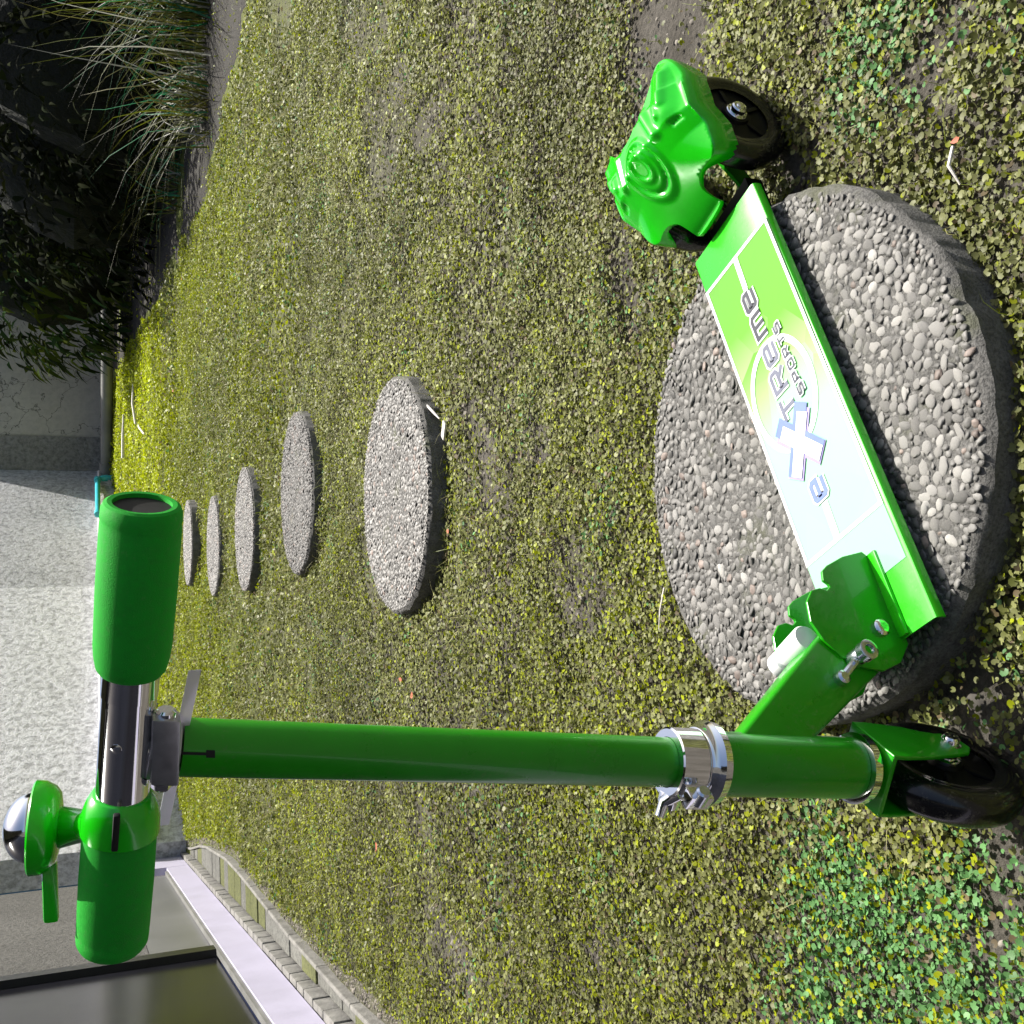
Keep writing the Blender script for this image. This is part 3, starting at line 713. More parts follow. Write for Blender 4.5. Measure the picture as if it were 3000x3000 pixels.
    o=obj('rear_mudguard',V,F,MT['green_plastic'],SCO,False)
    for p in o.data.polygons: p.use_smooth=True
    try: o.data.set_sharp_from_angle(angle=R(50))
    except Exception: pass
    md=o.modifiers.new('thick','SOLIDIFY'); md.thickness=.0022; md.offset=-1
    return o
fn=fender()
# ---- front hinge bracket
def plate(t):
    P=[(.0805,.052),(.1455,.0558),(.1500,.060),(.1465,.078),(.1400,.0935),(.1360,.0990),(.1290,.1010),(.1262,.0980),(.1240,.0975),(.1215,.1010),(.1235,.1060),(.1220,.1130),(.1140,.1200),(.1000,.1225),(.0870,.1180),(.0745,.1090),(.0660,.0950),(.0630,.080),(.0680,.064)]
    return [(s,t,z) for s,z in P]
for t,ds in ((-.0115,0),(.0330,-.004)):
    mb=MB(); mb.prism([(a+ds,b,c) for a,b,c in plate(t)],(0,.0025,0)); o=mb.obj('hinge_plate',MT['green_paint'],SCO,False)
    md=o.modifiers.new('b','BEVEL'); md.width=.0006; md.segments=2
mb=MB(); mb.bbox((.116,-.0150,DZ+.0013),(.062,.0085,.0026),.0009); mb.bbox((.112,.0385,DZ+.0013),(.062,.0085,.0026),.0009); mb.obj('hinge_foot',MT['deck_paint'],SCO)
def bolt(c,ax,r,h,mat=None,hexh=True):
    mb=MB(); mb.lathe(c,ax,[(-.0005,r),(h*.55,r),(h*.85,r*.82),(h,r*.5)],20); mb.lathe(Vector(c)+Vector(ax)*h,ax,[(-.0002,r*.5),(.0,r*.48)],6); return mb
bolt((.0925,-.0115,.0700),(0,-1,0),.0060,.0042).obj('hinge_bolt',MT['chrome'],SCO)
mb=bolt((.0715,-.0115,.1010),(0,-1,0),.0056,.0120); mb.lathe((.0715,-.0230,.1010),(0,-1,0),[(0,.0066),(.0060,.0066),(.0064,.0060),(.0064,.0034),(.0040,.0030)],20,False); mb.obj('hinge_bolt',MT['zinc'],SCO)
mb=MB(); mb.tube([(.0700,-.017,.103),(.065,-.018,.110),(.061,-.016,.115)],.0028,10); mb.lathe((.0590,-.0125,.1175),(0,-1,0),[(0,.0048),(.0050,.0044),(.0062,.0028)],16); mb.obj('release_pin',MT['zinc'],SCO)
mb=MB(); mb.lathe((.0880,.0330,.1240),(.10,-1,0),[(-.0010,.0072),(.0,.0085),(.0090,.0085),(.0100,.0062),(.0125,.0062),(.0135,.0090),(.0360,.0095),(.0375,.0085)],24); mb.obj('lock_roller',MT['white_nylon'],SCO)
# ---- stem: folding arm, head tube, steering column (axis leans)
def AX(z): return Vector((-.1544+.1150*(z-.125),.5245,z))
KA=(AX(1)-AX(0)).normalized()
ka=LD(KA)
def arm():
    # box section from the hinge to the head tube, tapered ends
    a0=Vector((.0800,.0055,.0860)); top=L(AX(.2165)); bot=L(AX(.166))
    mb=MB(); hw=.0125
    P=[(.0905,.1090),(.0950,.0940),(.0840,.0760),(.0600,.0735)]
    side=[Vector((.0985,.0055,.1080)),Vector((.0900,.0055,.0760)),Vector((.0680,.0055,.0730)),bot+Vector((.006,0,0)),top+Vector((.006,0,0))]
    side=[Vector((p.x,.0055 if i<3 else p.y,p.z)) for i,p in enumerate(side)]
    V=[p+Vector((0,-hw,0)) for p in side]+[p+Vector((0,hw,0)) for p in side]; n=5
    mb.add(V,[(4,3,2,1,0),(5,6,7,8,9)]+[(i,(i+1)%n,n+(i+1)%n,n+i) for i in range(n)])
    o=mb.obj('folding_arm',MT['green_paint'],SCO,False); md=o.modifiers.new('b','BEVEL'); md.width=.0028; md.segments=3
    for p in o.data.polygons: p.use_smooth=True
arm()
mb=MB(); mb.lathe(L(AX(.1265)),ka,[(0,.0181),(.0012,.0183),(.097,.0183),(.0985,.0181)],48); ht=mb.obj('head_tube',MT['green_paint'],SCO)
mb=MB(); mb.lathe(L(AX(.1195)),ka,[(0,.0195),(.0008,.0212),(.0060,.0213),(.0068,.0185)],48); mb.obj('bearing_cup',MT['chrome'],SCO)
mb=MB(); mb.lathe(L(AX(.2245)),ka,[(0,.0188),(.0008,.0232),(.0055,.0240),(.0075,.0225),(.0090,.0212),(.0105,.0210),(.0120,.0200),(.0125,.018)],48); mb.obj('bearing_cup',MT['chrome'],SCO)
# steering directions
WB=Vector((.2214,-.0798,-.0102)).normalized()            # handlebar direction, world
WH=Vector((.940,-.341,0)).normalized(); HD=Vector((.341,.940,0))  # axle direction and rolling direction
# column clamp above the head tube
mb=MB(); mb.lathe(L(AX(.2368)),ka,[(0,.0188),(.0006,.0194),(.0165,.0194),(.0172,.0184),(.0172,.0140)],48,False)
mb.bbox(L(AX(.2450)+Vector((-.0145,-.0165,.0))),(.0105,.0120,.0150),.0012,(LD((.75,-.66,0)),LD((.66,.75,0)),ka)); clampo=mb.obj('column_clamp',MT['chrome'],SCO)
mb=MB(); mb.lathe(L(AX(.2455)+Vector((-.0165,-.0200,0))),LD((.75,-.66,0)),[(-.001,.0042),(.0085,.0042),(.0095,.0030)],16); mb.obj('clamp_bolt',MT['zinc'],clampo)
mb=MB(); pp=AX(.2545)+Vector((-.022,.000,0)); mb.tube([L(AX(.2500)+Vector((-.0150,-.008,0))),L(pp),L(pp+Vector((-.008,.0,.0035)))],[.0045,.0038,.003],12); mb.lathe(L(AX(.2505)+Vector((-.017,.001,0))),LD((-1,.1,.12)),[(0,.0062),(.0050,.0066),(.0090,.0052),(.0098,.003)],20); mb.obj('clamp_lever',MT['chrome'],clampo)
mb=MB(); mb.lathe(L(AX(.2200)),ka,[(0,.0137),(.2960,.0137)],48); colo=mb.obj('steering_column',MT['green_paint'],SCO)
def onaxis(z,ang,r):
    """point on the column surface; ang measured from camera-facing side (-y) towards +x"""
    return AX(z)+Vector((math.sin(ang)*r,-math.cos(ang)*r,0))
def patch(name,z0,z1,a0,a1,r,mat,parent,n=8,round_=False):
    V=[];F=[]
    for i in range(n+1):
        for j in range(n+1):
            z=z0+(z1-z0)*i/n; a=a0+(a1-a0)*j/n; V.append(L(onaxis(z,a,r)))
    for i in range(n):
        for j in range(n): q=i*(n+1)+j; F.append((q,q+1,q+n+2,q+n+1))
    return obj(name,V,F,mat,parent,True)
patch('slot',.5035,.5170,-.06,.04,.01378,MT['black_hole'],colo); patch('slot_end',.5000,.5040,-.14,.12,.01379,MT['black_hole'],colo)
# handlebar clamp and T joint
mb=MB(); mb.lathe(L(AX(.5150)),ka,[(0,.0142),(.0004,.0158),(.0135,.0158),(.0140,.0148)],40)
cx=AX(.522); q=L(cx+Vector((.004,-.0150,0)))
mb.bbox(L(cx+WH*.002+Vector((0,-.0125,0))),(.0340,.0105,.0125),.0015,(LD(WH),LD(HD),ka)); cl=mb.obj('handlebar_clamp',simple('clamp_steel',(.50,.51,.53),.38,1,var=.12,vs=150),SCO)
mb=MB(); mb.lathe(L(cx+WH*.0180+Vector((0,-.0120,0))),LD(WH),[(0,.0046),(.0030,.0046),(.0040,.0034)],16); mb.obj('clamp_bolt',MT['chrome'],cl)
mb=MB(); mb.lathe(L(cx-WH*.0150+Vector((0,-.0120,.001))),LD(-WH),[(0,.0052),(.0030,.0050),(.0045,.0034)],6); mb.obj('clamp_bolt',MT['chrome'],cl)
mb=MB(); mb.lathe(L(AX(.5285)),ka,[(0,.0136),(.0165,.0132)],36); mb.obj('stem_socket',MT['chrome'],SCO)
BR=Vector((.0040,.4780,.5335)); BL=Vector((-.2085,.5560,.5430)); BD=(BR-BL); BLn=BD.length; bd=BD.normalized(); bdl=LD(bd)
def B(t): return BL.lerp(BR,t)
mb=MB(); mb.lathe(L(B(.06)),bdl,[(0,.0119),(BLn*.88,.0119)],44); bar=mb.obj('handlebar',MT['chrome'],SCO)
mb=MB(); mb.lathe(L(B(.60)),bdl,[(0,.0119),(.0002,.0124),(BLn*.055,.0124),(BLn*.055+.0003,.0119)],44); mb.obj('handlebar_collar',MT['chrome'],bar)
# push-pin slot along the top of the bar
up=Vector((0,0,1)); up=(up-bd*up.dot(bd)).normalized(); fr=bd.cross(up)
mb=MB(); mb.bbox(L(B(.47)+up*.0093-HD*.0052*1.0),(BLn*.23,.0044,.0010),.0004,(bdl,LD((up.cross(bd)*.87-up*0)),LD(up))); mb.obj('slot',MT['black_hole'],bar)
for t in (.505,.36):
    mb=MB(); mb.lathe(L(B(t)-HD*.0098+up*.0042),LD(-HD*.9+up*.4),[(0,.0026),(.0014,.0024),(.0020,.0012)],14); mb.obj('button',MT['chrome'],bar)
# grips
def grip(t_in,t_out,name):
    ax=(B(t_out)-B(t_in)); Ln=ax.length; d=LD(ax.normalized())
    prof=[(-.0006,.0118),(-.0010,.0135),(.0012,.0150),(.0060,.0160),(.0120,.0166),(Ln*.5,.0170),(Ln-.010,.0168),(Ln-.0085,.0164),(Ln-.0070,.0168),(Ln-.0030,.0166),(Ln-.0008,.0156),(Ln,.0142),(Ln-.0002,.0122),(Ln-.012,.0121),(Ln-.013,.0115)]
    mb=MB(); mb.lathe(L(B(t_in)),d,prof,56,False); return mb.obj(name,MT['green_foam'],SCO),d,Ln
g1,d1,L1=grip(.655,1.0,'grip')
mb=MB(); mb.lathe(L(B(1.0))-d1*.0025,d1,[(0,.0123),(.0004,.0123)],30); mb.obj('bar_end',MT['black_hole'],g1)
g2,d2,L2=grip(.34,0.0,'grip')
mb=MB(); mb.lathe(L(B(0.0))-d2*.0025,d2,[(0,.0123),(.0004,.0123)],30); mb.obj('bar_end',MT['black_hole'],g2)
# fork (steers with the bar)
AXL=Vector((-.1655,.5310,.0500))
wheel(L(AXL),LD(WH),1)
def fork():
    crown=AX(.1085); th=.0026; hw=.0185
    mb=MB(); n=20
    V=[];F=[]
    # crown cap, a rounded plate
    mb.bbox(L(AX(.1155)+Vector((0,0,-.0012))),(.0400,.0400,.0040),.0018,(LD(WH),LD(HD),Vector((0,0,1))))
    for sg in (1,-1):
        c0=AX(.115); off=WH*(sg*hw)
        out=[(.0200,.1160),(.0205,.104),(.0180,.0760),(.0125,.0560),(.0120,.0470),(.0070,.0395),(-.0060,.0385),(-.0115,.0440),(-.0130,.0540),(-.0180,.0830),(-.0205,.1060),(-.0200,.1160)]
        P=[]
        for h,z in out:
            k=(z-.05)/.066; ctr=AXL.lerp(Vector((c0.x,c0.y,0)),max(0,k)) ; P.append(L(Vector((ctr.x,ctr.y,z))+HD*h+off))
        mb2=MB(); mb2.prism(P,LD(WH)*(th*sg)); o=mb2.obj('fork_leg',MT['green_paint'],SCO,False); md=o.modifiers.new('b','BEVEL'); md.width=.0008; md.segments=2
    return mb.obj('fork_crown',MT['green_paint'],SCO)
fork()
mb=MB(); mb.lathe(L(AXL+WH*.0209),LD(WH),[(0,.0072),(.0008,.0072),(.0012,.0058),(.0042,.0056),(.0058,.0044),(.0062,.002)],20); mb.obj('axle_bolt',MT['chrome'],SCO)
mb=MB(); mb.lathe(L(AXL-WH*.021),LD(WH),[(0,.004),(.042,.004)],12); mb.obj('axle',MT['zinc'],SCO)
# plastic strap through the slot in the column
s0=Vector((-.0610,.4900,.5075)); s1=Vector((-.1780,.5420,.5180))
s0=AX(.5120)+Vector((.0390,-.0240,-.0020)); s1=AX(.5120)+Vector((-.0420,.0240,.0080))
dv=(s1-s0); ln=dv.length; dv.normalize(); nn=Vector((0,0,1)); sdv=dv.cross(Vector((.35,-.35,.87))).normalized(); nrm=dv.cross(sdv)
mb=MB(); mb.box(L(s0+dv*ln*.5),(ln,.0058,.0008),(LD(dv),LD(Vector((.05,-.25,.97)).cross(dv).cross(dv).normalized()*-1),LD(dv.cross(Vector((.0,.1,1)).normalized()).normalized())))
strap=mb.obj('plastic_strap',MT['strap'],None,False,label='thin translucent plastic strap threaded through the top of the green steering column',category='strap'); strap.location=SCO.location; strap.rotation_euler=SCO.rotation_euler
# bell on the left grip
BELL=bpy.data.objects.new('bicycle_bell',None); BELL.location=SCO.location; BELL.rotation_euler=SCO.rotation_euler
link(BELL,None,label='green plastic bell with a chrome dome clamped on the left handlebar grip',category='bell')
bc=Vector((-.1505,.5610,.5745)); ba=Vector((.06,.10,1)).normalized()
mb=MB(); mb.lathe(L(bc-ba*.0085),LD(ba),[(0,.0120),(.0008,.0165),(.0030,.0195),(.0075,.0218),(.0120,.0222),(.0128,.0214)],48); mb.obj('bell_base',MT['green_plastic'],BELL)
dm=[(.0045,.0160)]+[(.0050+.0118*math.sin(a),.0162*math.cos(a)) for a in np.linspace(0,math.pi/2,12)]
mb=MB(); mb.lathe(L(bc),LD(ba),dm,48); mb.obj('bell_dome',MT['chrome'],BELL)
mb=MB(); e0=bc-ba*.0030+Vector((-.0170,.0,0)); mb.bbox(L(e0+Vector((-.0130,0,-.0010))),(.0290,.0110,.0070),.0020,(LD((1,0,.03)),LD((0,1,0)),LD((0,0,1)))); mb.obj('bell_lever',MT['green_plastic'],BELL)
mb=MB(); nk=B(.30); nt_=bc-ba*.0080
mb.tube([L(nk+up*.0060),L(nk.lerp(nt_,.55)),L(nt_)],[.0120,.0072,.0100],20)
mb.lathe(L(B(.375)),LD(-bd),[(0,.0124),(.0006,.0134),(.0060,.0160),(.0120,.0176),(.0200,.0178),(.0210,.0168)],44); mb.obj('bell_clamp',MT['green_plastic'],BELL)
mb=MB(); mb.bbox(L(B(.332)-HD*.0168+up*.003),(.0190,.0030,.0030),.0008,(bdl,LD(HD),LD(up))); mb.obj('clamp_gap',MT['black_hole'],BELL)

# ------------------------------------------------------------------ boundary wall and what stands at its foot
WALL=bpy.data.objects.new('boundary_wall',None); link(WALL,None,label='tall grey rendered boundary wall with a smooth cracked cement panel at the far end of the lawn',category='wall')
def slabbox(name,x0,x1,y,z0,z1,th,mat,parent,**kw):
    mb=MB(); mb.box(((x0+x1)/2,y+th/2,(z0+z1)/2),(x1-x0,th,z1-z0)); return mb.obj(name,mat,parent,False,**kw)
WY=10.25; WT=1.5
WC=Vector((.37,WY,0)); WD=Vector((-math.cos(R(66)),-math.sin(R(66)),0)); WN=Vector((math.sin(R(66)),-math.cos(R(66)),0))
def turned(name,a0,a1,z0,z1,out,th,mat,parent,tilt=0,**kw):
    c=WC+WD*((a0+a1)/2)+WN*(out-th/2); c.z=(z0+z1)/2; L_=a1-a0; X=(WD*1+Vector((0,0,tilt))).normalized()
    mb=MB(); mb.box(c,(L_,th,z1-z0),(X,WN,X.cross(WN)*-1 if X.cross(WN).z<0 else X.cross(WN))); return mb.obj(name,mat,parent,False,**kw)
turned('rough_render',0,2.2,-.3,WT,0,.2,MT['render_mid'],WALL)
turned('rough_render',2.203,5.0,-.3,WT,0,.2,MT['render_pale'],WALL,label='near part of the rough wall with its brighter light set as a whiter colour')  # paler colour stands in for stronger light on this stretch
turned('coping',-.05,5.05,WT+.002,WT+.06,.04,.28,MT['smooth_panel'],WALL)
slabbox('rough_render',.372,.66,WY-.02,-.1,WT,.2,MT['render_grey'],WALL,label='darker rough column beside the smooth cement panel')
slabbox('smooth_panel',.662,9.5,WY,-.1,WT,.2,MT['smooth_panel'],WALL)
slabbox('coping',.45,9.5,WY-.04,WT+.002,WT+.06,.28,MT['smooth_panel'],WALL)
turned('wall_ledge',.10,4.95,.15,.375,.07,.069,MT['render_pale'],WALL,.018)
GT=bpy.data.objects.new('blue_gate',None); link(GT,None,label='steel blue gate with a pale blue post at the left end of the boundary wall',category='gate')
slabbox('gate_post',-2.98,-2.65,WY+.02,.1,2.3,.12,MT['pale_blue'],GT)
for k in range(5): slabbox('gate_board',-3.02-.30*(k+1)+.006,-3.02-.30*k,WY+.05,.15,2.2,.05,MT['blue_gate'],GT)
slabbox('gate_rail',-4.52,-2.99,WY+.03,1.20,1.30,.018,MT['blue_gate'],GT)
# pipes at the wall base
mb=MB(); mb.tube([(4.4,8.40,.335),(1.45,9.35,.295),(.33,9.95,.285)],.048,20); pg=mb.obj('drain_pipe',MT['pipe_grey'],None,True,label='thick grey drain pipe lying along the foot of the smooth wall panel',category='pipe')
mb=MB(); mb.lathe((.40,9.915,.285),(-1,.53,0),[(-.03,.049),(-.028,.058),(.05,.058),(.052,.05)],24); mb.obj('pipe_collar',MT['pipe_grey'],pg)
mb=MB(); e1=WC+WD*.50+WN*.13; e2=WC+WD*1.22+WN*.13
mb.tube([(e1.x+.01,e1.y,.19),(e1.x,e1.y,.34),(e1.x-.006,e1.y-.012,.358),(e1.x-.014,e1.y-.03,.362),(e2.x,e2.y,.372)],.020,14)
for p,a in (((e1.x-.014,e1.y-.03,.362),WD),((e2.x,e2.y,.372),WD),((e1.x,e1.y,.30),(0,0,1))): mb.lathe(p,a,[(-.02,.027),(.03,.027)],14)
mb.obj('water_pipe',MT['pipe_cyan'],None,True,label='short turquoise water pipe elbow beside the open end of the grey pipe',category='pipe')
mb=MB(); q0=WC+WD*.25+WN*.09; q1=WC+WD*4.9+WN*.09; mb.tube([(q0.x,q0.y,.345),(q1.x,q1.y,.425)],.011,10); mb.obj('conduit',MT['pipe_white'],None,True,label='thin white conduit running along the ledge at the wall foot',category='pipe')

# ------------------------------------------------------------------ house front on the left with plinth, bricks and path
HOUSE=bpy.data.objects.new('house',None); link(HOUSE,None,label='house front with dark sliding glass and pale plinth left of the lawn',category='house')
def alongwall(name,y0,y1,z0,z1,back,th,mat,parent,**kw):
    a=Vector((pl(y0),y0,0))-PLN*back; b_=Vector((pl(y1),y1,0))-PLN*back; c=(a+b_)/2-PLN*(th/2); c.z=(z0+z1)/2
    mb=MB(); mb.box(c,((b_-a).length,th,z1-z0),(PLD,PLN,Vector((0,0,1)))); return mb.obj(name,mat,parent,False,**kw)
alongwall('plinth',-4.0,5.32,.05,.148,.004,.10,MT['plinth'],HOUSE)
alongwall('plinth',5.325,6.15,.05,.215,.004,.50,MT['plinth'],HOUSE,label='pale plinth block at the house corner')
alongwall('grey_panel',3.40,5.24,.150,.34,.030,.05,MT['panel'],HOUSE)
alongwall('rough_render',3.40,5.24,.342,3.2,.030,.06,MT['render_house'],HOUSE)
mb=MB(); c=Vector((pl(5.24),5.24,0))-PLN*.030; mb.box(c-PLN*1.5+Vector((0,0,1.67)),(.05,3.0,3.04),(PLD,PLN,Vector((0,0,1)))); mb.obj('side_wall',MT['render_house'],HOUSE,False)
alongwall('door_frame',3.33,3.396,.150,3.2,.012,.06,MT['dark_frame'],HOUSE)
alongwall('door_track',-4.0,5.24,.1485,.160,.010,.018,MT['pipe_grey'],HOUSE)
alongwall('glass_door',2.45,3.328,.162,3.0,.034,.012,MT['dark_glass'],HOUSE); alongwall('glass_door',1.0,2.445,.162,3.0,.040,.012,MT['dark_glass'],HOUSE)
alongwall('glass_door',-1.0,.995,.162,3.0,.034,.012,MT['dark_glass'],HOUSE); alongwall('rough_render',-4.0,-1.005,.162,3.2,.030,.06,MT['render_house'],HOUSE)  # unseen run behind the camera, added to block sky light
alongwall('unseen_overhang',-4.0,5.6,3.205,3.32,-.55,1.6,MT['render_house'],HOUSE)  # out of view, added to keep skylight off the near side
alongwall('door_frame',2.43,2.46,.162,3.0,.020,.012,MT['dark_frame'],HOUSE)
PATH=bpy.data.objects.new('path',None); link(PATH,None,kind='structure')
def online(y,d,z): return Vector((pl(y),y,z))+PLN*d
y=0.2; k=0
while y<5.9:
    ln=rnd.uniform(.085,.12); c=online(y+ln/2,.006,.026); mb=MB(); mb.bbox(c,(ln*1.015-.008,.020+rnd.uniform(-.003,.003),.046),.003,(PLD,PLN,Vector((0,0,1))))
    mb.obj('brick',MT['brick'],PATH,True); y+=ln; k+=1
def strip(name,y0,y1,d0,d1,z0,z1,mat):
    P=[online(y0,d0(y0),z1),online(y1,d0(y1),z1),online(y1,d1(y1),z1),online(y0,d1(y0),z1)]
    mb=MB(); mb.prism(P,(0,0,z0-z1)); o=mb.obj(name,mat,PATH,False); md=o.modifiers.new('b','BEVEL'); md.width=.003; md.segments=2
y=0.1
while y<5.5:
    ln=rnd.uniform(.11,.19); dz=rnd.uniform(-.003,.003)
    strip('paver',y,y+ln-.006,lambda q:.020,lambda q:float(PW(q))-.010,-.02,.016+dz,MT['paver_moss'] if rnd.random()<.42 else MT['paver']); y+=ln
y=0.1
while y<5.5:
    ln=rnd.uniform(.28,.40); strip('edging_strip',y,y+ln-.004,lambda q:float(PW(q))-.007,lambda q:float(PW(q))+.004,-.02,.024,MT['brick']); y+=ln
# ------------------------------------------------------------------ planting on the right
def lance(n,P,D,Lr,Wr,col,droop=.25):
    """lance shaped leaves from points P in directions D"""
    Ln=rng.uniform(*Lr,n)[:,None]; Wd=rng.uniform(*Wr,n)[:,None]
    up=np.tile([0,0,1.],(n,1))+rng.normal(0,.5,(n,3)); S=np.cross(D,up); S/=np.linalg.norm(S,axis=1)[:,None]
    dr=np.array([0,0,-1.])
    a=P; m1=P+D*Ln*.35; m2=P+D*Ln*.7+dr*Ln*droop*.4; e=P+D*Ln+dr*Ln*droop
    V=np.stack([a,m1-S*Wd,m1+S*Wd,m2-S*Wd*.8,m2+S*Wd*.8,e],1).reshape(-1,3); b=np.arange(n)*6
    T=np.concatenate([np.stack([b,b+1,b+2],1),np.stack([b+1,b+3,b+4],1),np.stack([b+1,b+4,b+2],1),np.stack([b+3,b+5,b+4],1)])
    return V,T,np.repeat(col,6,axis=0)
def shrub(label,parts,n,Lr,Wr,seed,cols,trunk=None):
    root=bpy.data.objects.new('shrub',None); cx,cy=parts[0][0],parts[0][1]; link(root,None,label=label,category='shrub',group='dark shrubs at the right of the lawn')
    VV=[];TT=[];CC=[];o=0
    for (x,y,z,rx,ry,rz,share) in parts:
        m=int(n*share); u=rng.normal(0,1,(m,3)); u/=np.linalg.norm(u,axis=1)[:,None]
        q=rng.uniform(.80,1.06,m)**1; lump=.82+.36*vnoise(u[:,0]*2+u[:,2],u[:,1]*2-u[:,2],1.6,seed)
        P=u*(q*lump)[:,None]*np.array([rx,ry,rz])+np.array([x,y,z]); kp=P[:,2]>.12; P=P[kp];u=u[kp]; m=len(P)
        D=u*.8+rng.normal(0,.55,(m,3)); D/=np.linalg.norm(D,axis=1)[:,None]
        c=cols[rng.integers(0,len(cols),m)]*rng.uniform(.6,1.4,(m,1))
        V,T,C=lance(m,P,D,Lr,Wr,c,.45); VV.append(V);TT.append(T+o);CC.append(C);o+=len(V)
        # dark middle of this clump
        VV2,TT2=[],[]
    me=fastmesh('foliage',np.concatenate(VV),np.concatenate(TT),MT['shrub_leaf'],rgba(np.concatenate(CC)))
    link(bpy.data.objects.new('foliage',me),root)
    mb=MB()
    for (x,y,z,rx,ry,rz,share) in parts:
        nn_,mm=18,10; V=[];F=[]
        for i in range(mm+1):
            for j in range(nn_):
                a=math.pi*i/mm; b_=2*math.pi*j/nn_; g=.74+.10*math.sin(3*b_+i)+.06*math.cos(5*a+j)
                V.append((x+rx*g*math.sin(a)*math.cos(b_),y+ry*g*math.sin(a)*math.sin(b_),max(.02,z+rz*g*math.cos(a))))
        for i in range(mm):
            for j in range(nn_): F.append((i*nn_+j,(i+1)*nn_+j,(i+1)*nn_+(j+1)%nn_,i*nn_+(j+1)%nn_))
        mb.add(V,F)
    mb.obj('dark_core',MT['core'],root,True)  # solid core added to block light, inner shade put into its colour
    for (x,y,z,rx,ry,rz,share) in parts[:2]:
        for k in range(3):
            bx=x+rnd.uniform(-.4,.4)*rx; mb=MB(); mb.tube([(bx,y-.5*ry,-.05),(bx+rnd.uniform(-.1,.1),y-.5*ry,.4),(bx+rnd.uniform(-.3,.3),y-.2*ry,1.0)],[.035,.028,.015],8); mb.obj('trunk',MT['bark'],root)
    return root
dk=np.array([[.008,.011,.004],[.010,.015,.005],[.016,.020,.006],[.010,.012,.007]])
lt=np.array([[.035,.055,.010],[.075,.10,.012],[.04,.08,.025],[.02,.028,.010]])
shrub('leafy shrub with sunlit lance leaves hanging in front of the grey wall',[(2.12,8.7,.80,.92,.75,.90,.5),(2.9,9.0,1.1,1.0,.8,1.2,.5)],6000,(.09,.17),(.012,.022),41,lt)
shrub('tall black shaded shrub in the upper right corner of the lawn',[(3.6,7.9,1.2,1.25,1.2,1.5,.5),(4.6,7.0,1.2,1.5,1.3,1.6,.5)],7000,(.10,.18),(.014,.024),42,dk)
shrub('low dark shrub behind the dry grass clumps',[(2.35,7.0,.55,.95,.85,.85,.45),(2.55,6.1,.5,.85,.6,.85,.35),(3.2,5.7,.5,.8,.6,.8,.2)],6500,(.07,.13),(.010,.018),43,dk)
# ornamental grass clumps
def clump(x,y,n,Lr,seed,label,spread=.09,lean=(.15,1.0)):
    global rng
    rng=np.random.default_rng(seed)
    px=x+rng.normal(0,spread,n); py=y+rng.normal(0,spread*.8,n)
    k=rng.uniform(0,1,n); c=np.where((k<.22)[:,None],np.array([.42,.42,.36]),np.where((k<.45)[:,None],np.array([.03,.22,.09]),np.where((k<.8)[:,None],np.array([.12,.14,.012]),np.array([.16,.15,.04]))))*rng.uniform(.5,1.2,(n,1))
    V,T,C=blades(px,py,lambda n:rng.uniform(*Lr,n),.0042,lambda n:rng.uniform(lean[0],lean[1],n),c)
    me=fastmesh('grass_clump',V,T,MT['blade'],rgba(C)); o=bpy.data.objects.new('grass_clump',me)
    link(o,None,label=label,category='ornamental grass',group='clumps of long bladed grass in front of the dark shrubs')
clump(2.30,4.85,380,(.35,1.0),1,'tallest clump of long grass with blue green blades at the right edge of the lawn',.14,(.15,.9))
clump(1.85,4.95,190,(.25,.80),2,'smaller dry grass clump with pale drooping blades beside the lawn edge',.10,(.4,1.25))
clump(2.60,4.5,240,(.3,.8),3,'dark grass clump nearest the right frame edge',.13,(.2,1.0))
clump(1.80,6.0,90,(.25,.8),4,'sparse thin grass clump with a few long bent stems in the shade',.10,(.6,1.3))
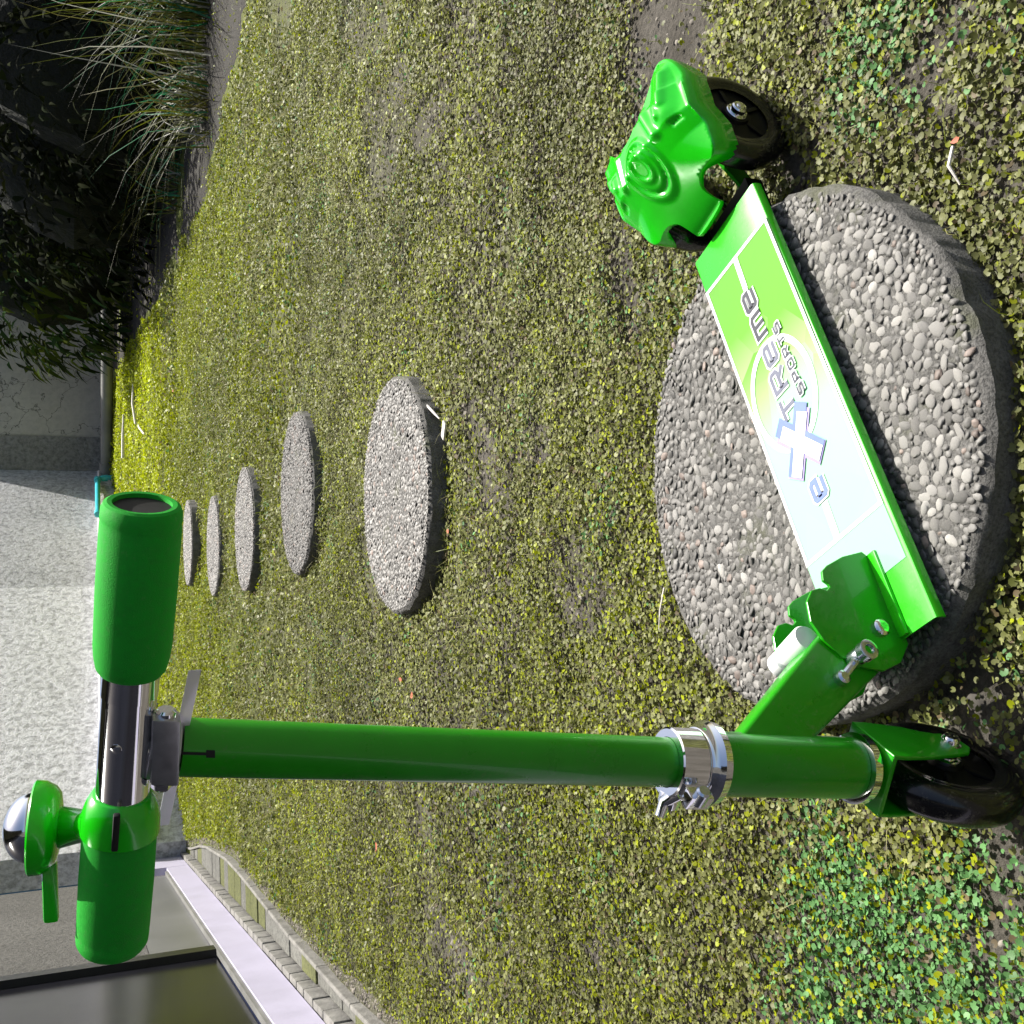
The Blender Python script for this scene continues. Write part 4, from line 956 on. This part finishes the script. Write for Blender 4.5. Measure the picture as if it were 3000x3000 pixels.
# ------------------------------------------------------------------ small things lying on the ground
def twig(P,r,label,mat='stick',name='twig'):
    pts=[(x,y,float(gz(x,y))+z) for x,y,z in P]; mb=MB(); mb.tube(pts,[r]*(len(pts)-1)+[r*.5],7); mb.obj(name,MT[mat],None,True,label=label,category=name)
twig([(.395,8.40,.05),(.55,8.42,.05),(.716,8.40,.05)],.012,'straight white stick lying on the bright far lawn, the lower of two','stick','stick')
twig([(.60,7.75,.04),(.74,7.82,.05),(.88,7.86,.04)],.010,'white stick with a bent tip on the bright far lawn, nearer the camera','stick','stick')
twig([(.50,7.30,.03),(.56,7.52,.04),(.59,7.70,.03)],.006,'thin forked twig trailing off the bent white stick')
twig([(.187,1.735,.016),(.178,1.70,.02),(.160,1.665,.018),(.150,1.650,.014)],.0022,'curved pale twig at the near right edge of the second stepping stone')
mb=MB(); mb.bbox((.128,1.605,.021),(.030,.014,.004),.0015,(Vector((.8,-.6,.1)).normalized(),Vector((.6,.8,0)).normalized(),Vector((0,0,1)))); mb.obj('bark_chip',MT['stick'],None,True,label='small white bark chip lying in front of the curved pale twig',category='bark chip')
twig([(.246,.560,.012),(.232,.558,.018),(.219,.554,.012)],.0013,'short pale twig in the leaves right of the near stepping stone')
twig([(-.075,.93,.018),(-.098,.935,.02),(-.118,.945,.016)],.0011,'thin straw between the folding arm and the leaves left of the near stone')
def dryleaf(x,y,s,a,label,mat='red_leaf'):
    z=float(gz(x,y))+.018; mb=MB(); V=[]
    for i,(u,v,h) in enumerate([(-1,0,.1),(-.4,.5,.0),(.3,.45,.12),(1,0,.25),(.3,-.45,.05),(-.4,-.5,.12),(0,0,-.1)]):
        V.append((x+s*(u*math.cos(a)-v*math.sin(a)),y+s*(u*math.sin(a)+v*math.cos(a)),z+s*h))
    mb.add(V,[(6,(i+1)%6,i) for i in range(6)]); mb.obj('dry_leaf',MT[mat],None,True,label=label,category='dry leaf')
for (x,y,s,lb) in [(-.316,1.79,.011,'reddish dry leaf beside the steering column, left of the second stone'),(-.300,1.86,.009,'smaller reddish dry leaf just behind the one beside the steering column'),(-.645,2.02,.010,'lone reddish leaf far left in the lawn'),(1.17,5.69,.020,'orange dry leaf at the edge of the shrub shade'),(.653,6.05,.016,'red leaf on the far lawn right of the farthest stone'),(.80,6.6,.018,'red leaf nearest the bright far lawn'),(.247,.552,.004,'tiny red leaf beside the short pale twig'),(-.03,1.60,.007,'red leaf between the near stone and the second stone')]:
    dryleaf(x,y,s,rnd.uniform(0,6),lb)
